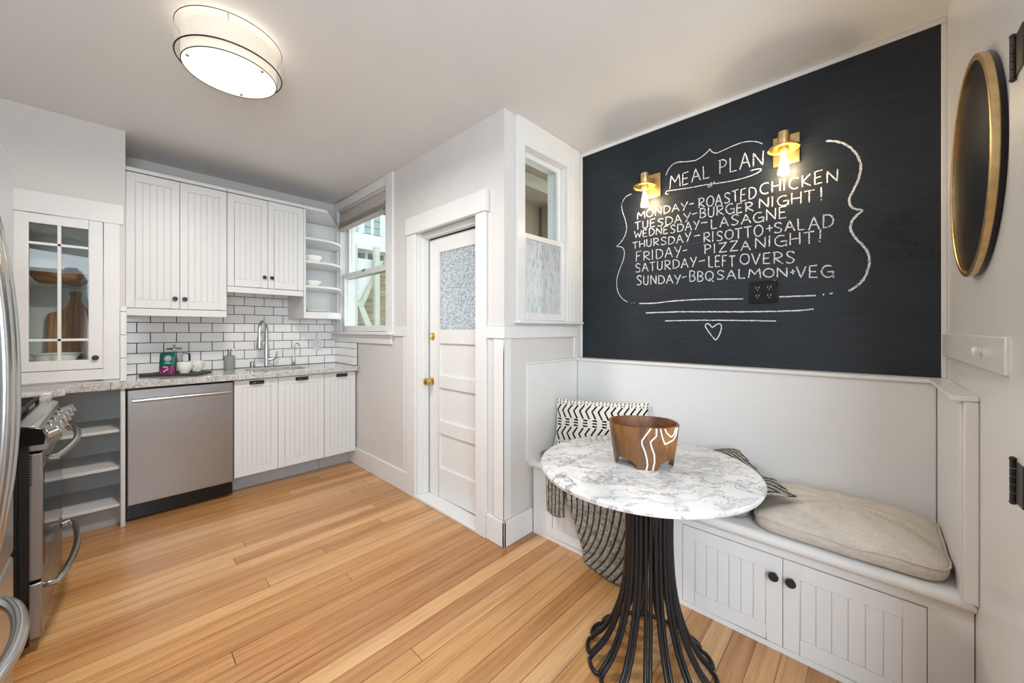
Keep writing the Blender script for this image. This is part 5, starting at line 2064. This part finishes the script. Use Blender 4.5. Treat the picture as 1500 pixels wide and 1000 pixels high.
# ================================================================== outdoors, seen through the panes
m = MB(); m.box(-6, 14, 4.2, 16, -2.6, -2.5); m.box(1.8, 14, -4, 4.2, -2.6, -2.5)
struct('ground_outside', m, 'asphalt', smooth=False)
t = thing('neighbor_building', 'pale teal clapboard house seen through the tall window', 'building', (4, 8.2, -2.5))
m = MB()
for k in range(40):
    z = -2.5 + k * .16
    m.prism([(8.2, z), (8.17, z), (8.19, z + .16), (8.2, z + .16)], .5, 8.5, 'x')
m.box(.5, 8.5, 8.2, 8.4, -2.5, 3.9)
build('siding', m, 'siding_teal', t, smooth=False)
for x0, z0 in ((2.95, 3.0), (4.2, 3.0)):
    m = MB()
    m.box(x0, x0 + .75, 8.10, 8.16, z0, z0 + .08); m.box(x0, x0 + .75, 8.10, 8.16, z0 + .9, z0 + .98)
    m.box(x0, x0 + .07, 8.10, 8.16, z0, z0 + .98); m.box(x0 + .68, x0 + .75, 8.10, 8.16, z0, z0 + .98)
    f = build('window_frame', m, 'siding_white', t)
    m = MB(); m.box(x0 + .07, x0 + .68, 8.13, 8.15, z0 + .08, z0 + .9)
    build('window_pane', m, 'steel_smooth', f)
t = thing('back_stairs', 'pale painted outdoor stairs and landing seen through the tall window', 'stairs', (3, 6.4, -2.5))
m = MB()
m.box(1.9, 5.2, 6.38, 6.50, 2.66, 2.93)
build('landing_beam', m, 'siding_white', t)
m = MB()
m.box(1.9, 5.2, 6.5, 7.8, 2.62, 2.70)
for k in range(9):
    m.box(1.95 + k * .36, 2.0 + k * .36, 6.5, 7.8, 2.46, 2.62)
build('landing_deck', m, 'kick_gray', t)
m = MB()
m.prism([(2.0, 1.60), (2.78, 1.60), (3.16, 2.45), (2.0, 2.45)], 6.18, 6.24, 'y')
build('stair_side', m, 'siding_white', t)
m = MB()
m.prism([(2.72, 1.56), (2.80, 1.56), (3.20, 2.45), (3.12, 2.45)], 6.14, 6.26, 'y')
build('stringer', m, 'stair_green', t)
m = MB()
for k in range(22):
    m.box(2.60, 4.6, 6.58, 6.62, -2.5 + k * .225, -2.5 + k * .225 + .218)
build('board_wall', m, 'deck_wood', t)
m = MB(); m.box(3.0, 3.085, 6.06, 6.15, -2.5, 2.66)
build('post', m, 'stair_green', t)
m = MB(); m.box(2.62, 2.70, 6.06, 6.15, -2.5, 2.66)
build('post', m, 'stair_green', t)
m = MB(); m.obox((2.93, 6.12, 1.28), (.09, .06, .95), 0, math.radians(-24))
build('brace', m, 'stair_green', t)
m = MB()
m.box(1.9, 5.2, 6.36, 6.40, 3.55, 3.61)
for k in range(20):
    m.box(1.9 + k * .17, 1.93 + k * .17, 6.36, 6.40, 2.93, 3.55)
build('railing', m, 'siding_white', t)
t = thing('porch_roof', 'tan porch ceiling with a beam seen through the narrow window', 'porch', (2.8, 2.2, 2.56))
m = MB(); m.box(1.72, 3.56, 1.70, 2.62, 2.56, 2.62)
build('ceiling_boards', m, 'porch_tan', t)
m = MB(); m.box(1.72, 3.56, 2.06, 2.15, 2.50, 2.56)
build('beam', m, 'porch_light', t)
m = MB(); m.box(1.72, 3.56, 2.56, 2.62, 2.22, 2.56)
build('fascia', m, 'porch_tan', t)
m = MB(); m.box(3.10, 3.28, 2.36, 2.52, -2.5, 2.56)
build('post', m, 'porch_tan', t)
t = thing('white_house', 'white clapboard house beyond the porch seen through the narrow window', 'building', (7, 5, -2.5))
m = MB()
for k in range(44):
    z = -2.5 + k * .16
    m.prism([(5.0, z), (4.97, z), (4.99, z + .16), (5.0, z + .16)], 4.6, 12, 'x')
m.box(4.6, 12, 5.0, 5.2, -2.5, 4.5)
build('siding', m, 'siding_white', t, smooth=False)
m = MB(); m.box(5.6, 6.3, 4.93, 4.965, 1.9, 3.2)
build('window_pane', m, 'steel_smooth', t)
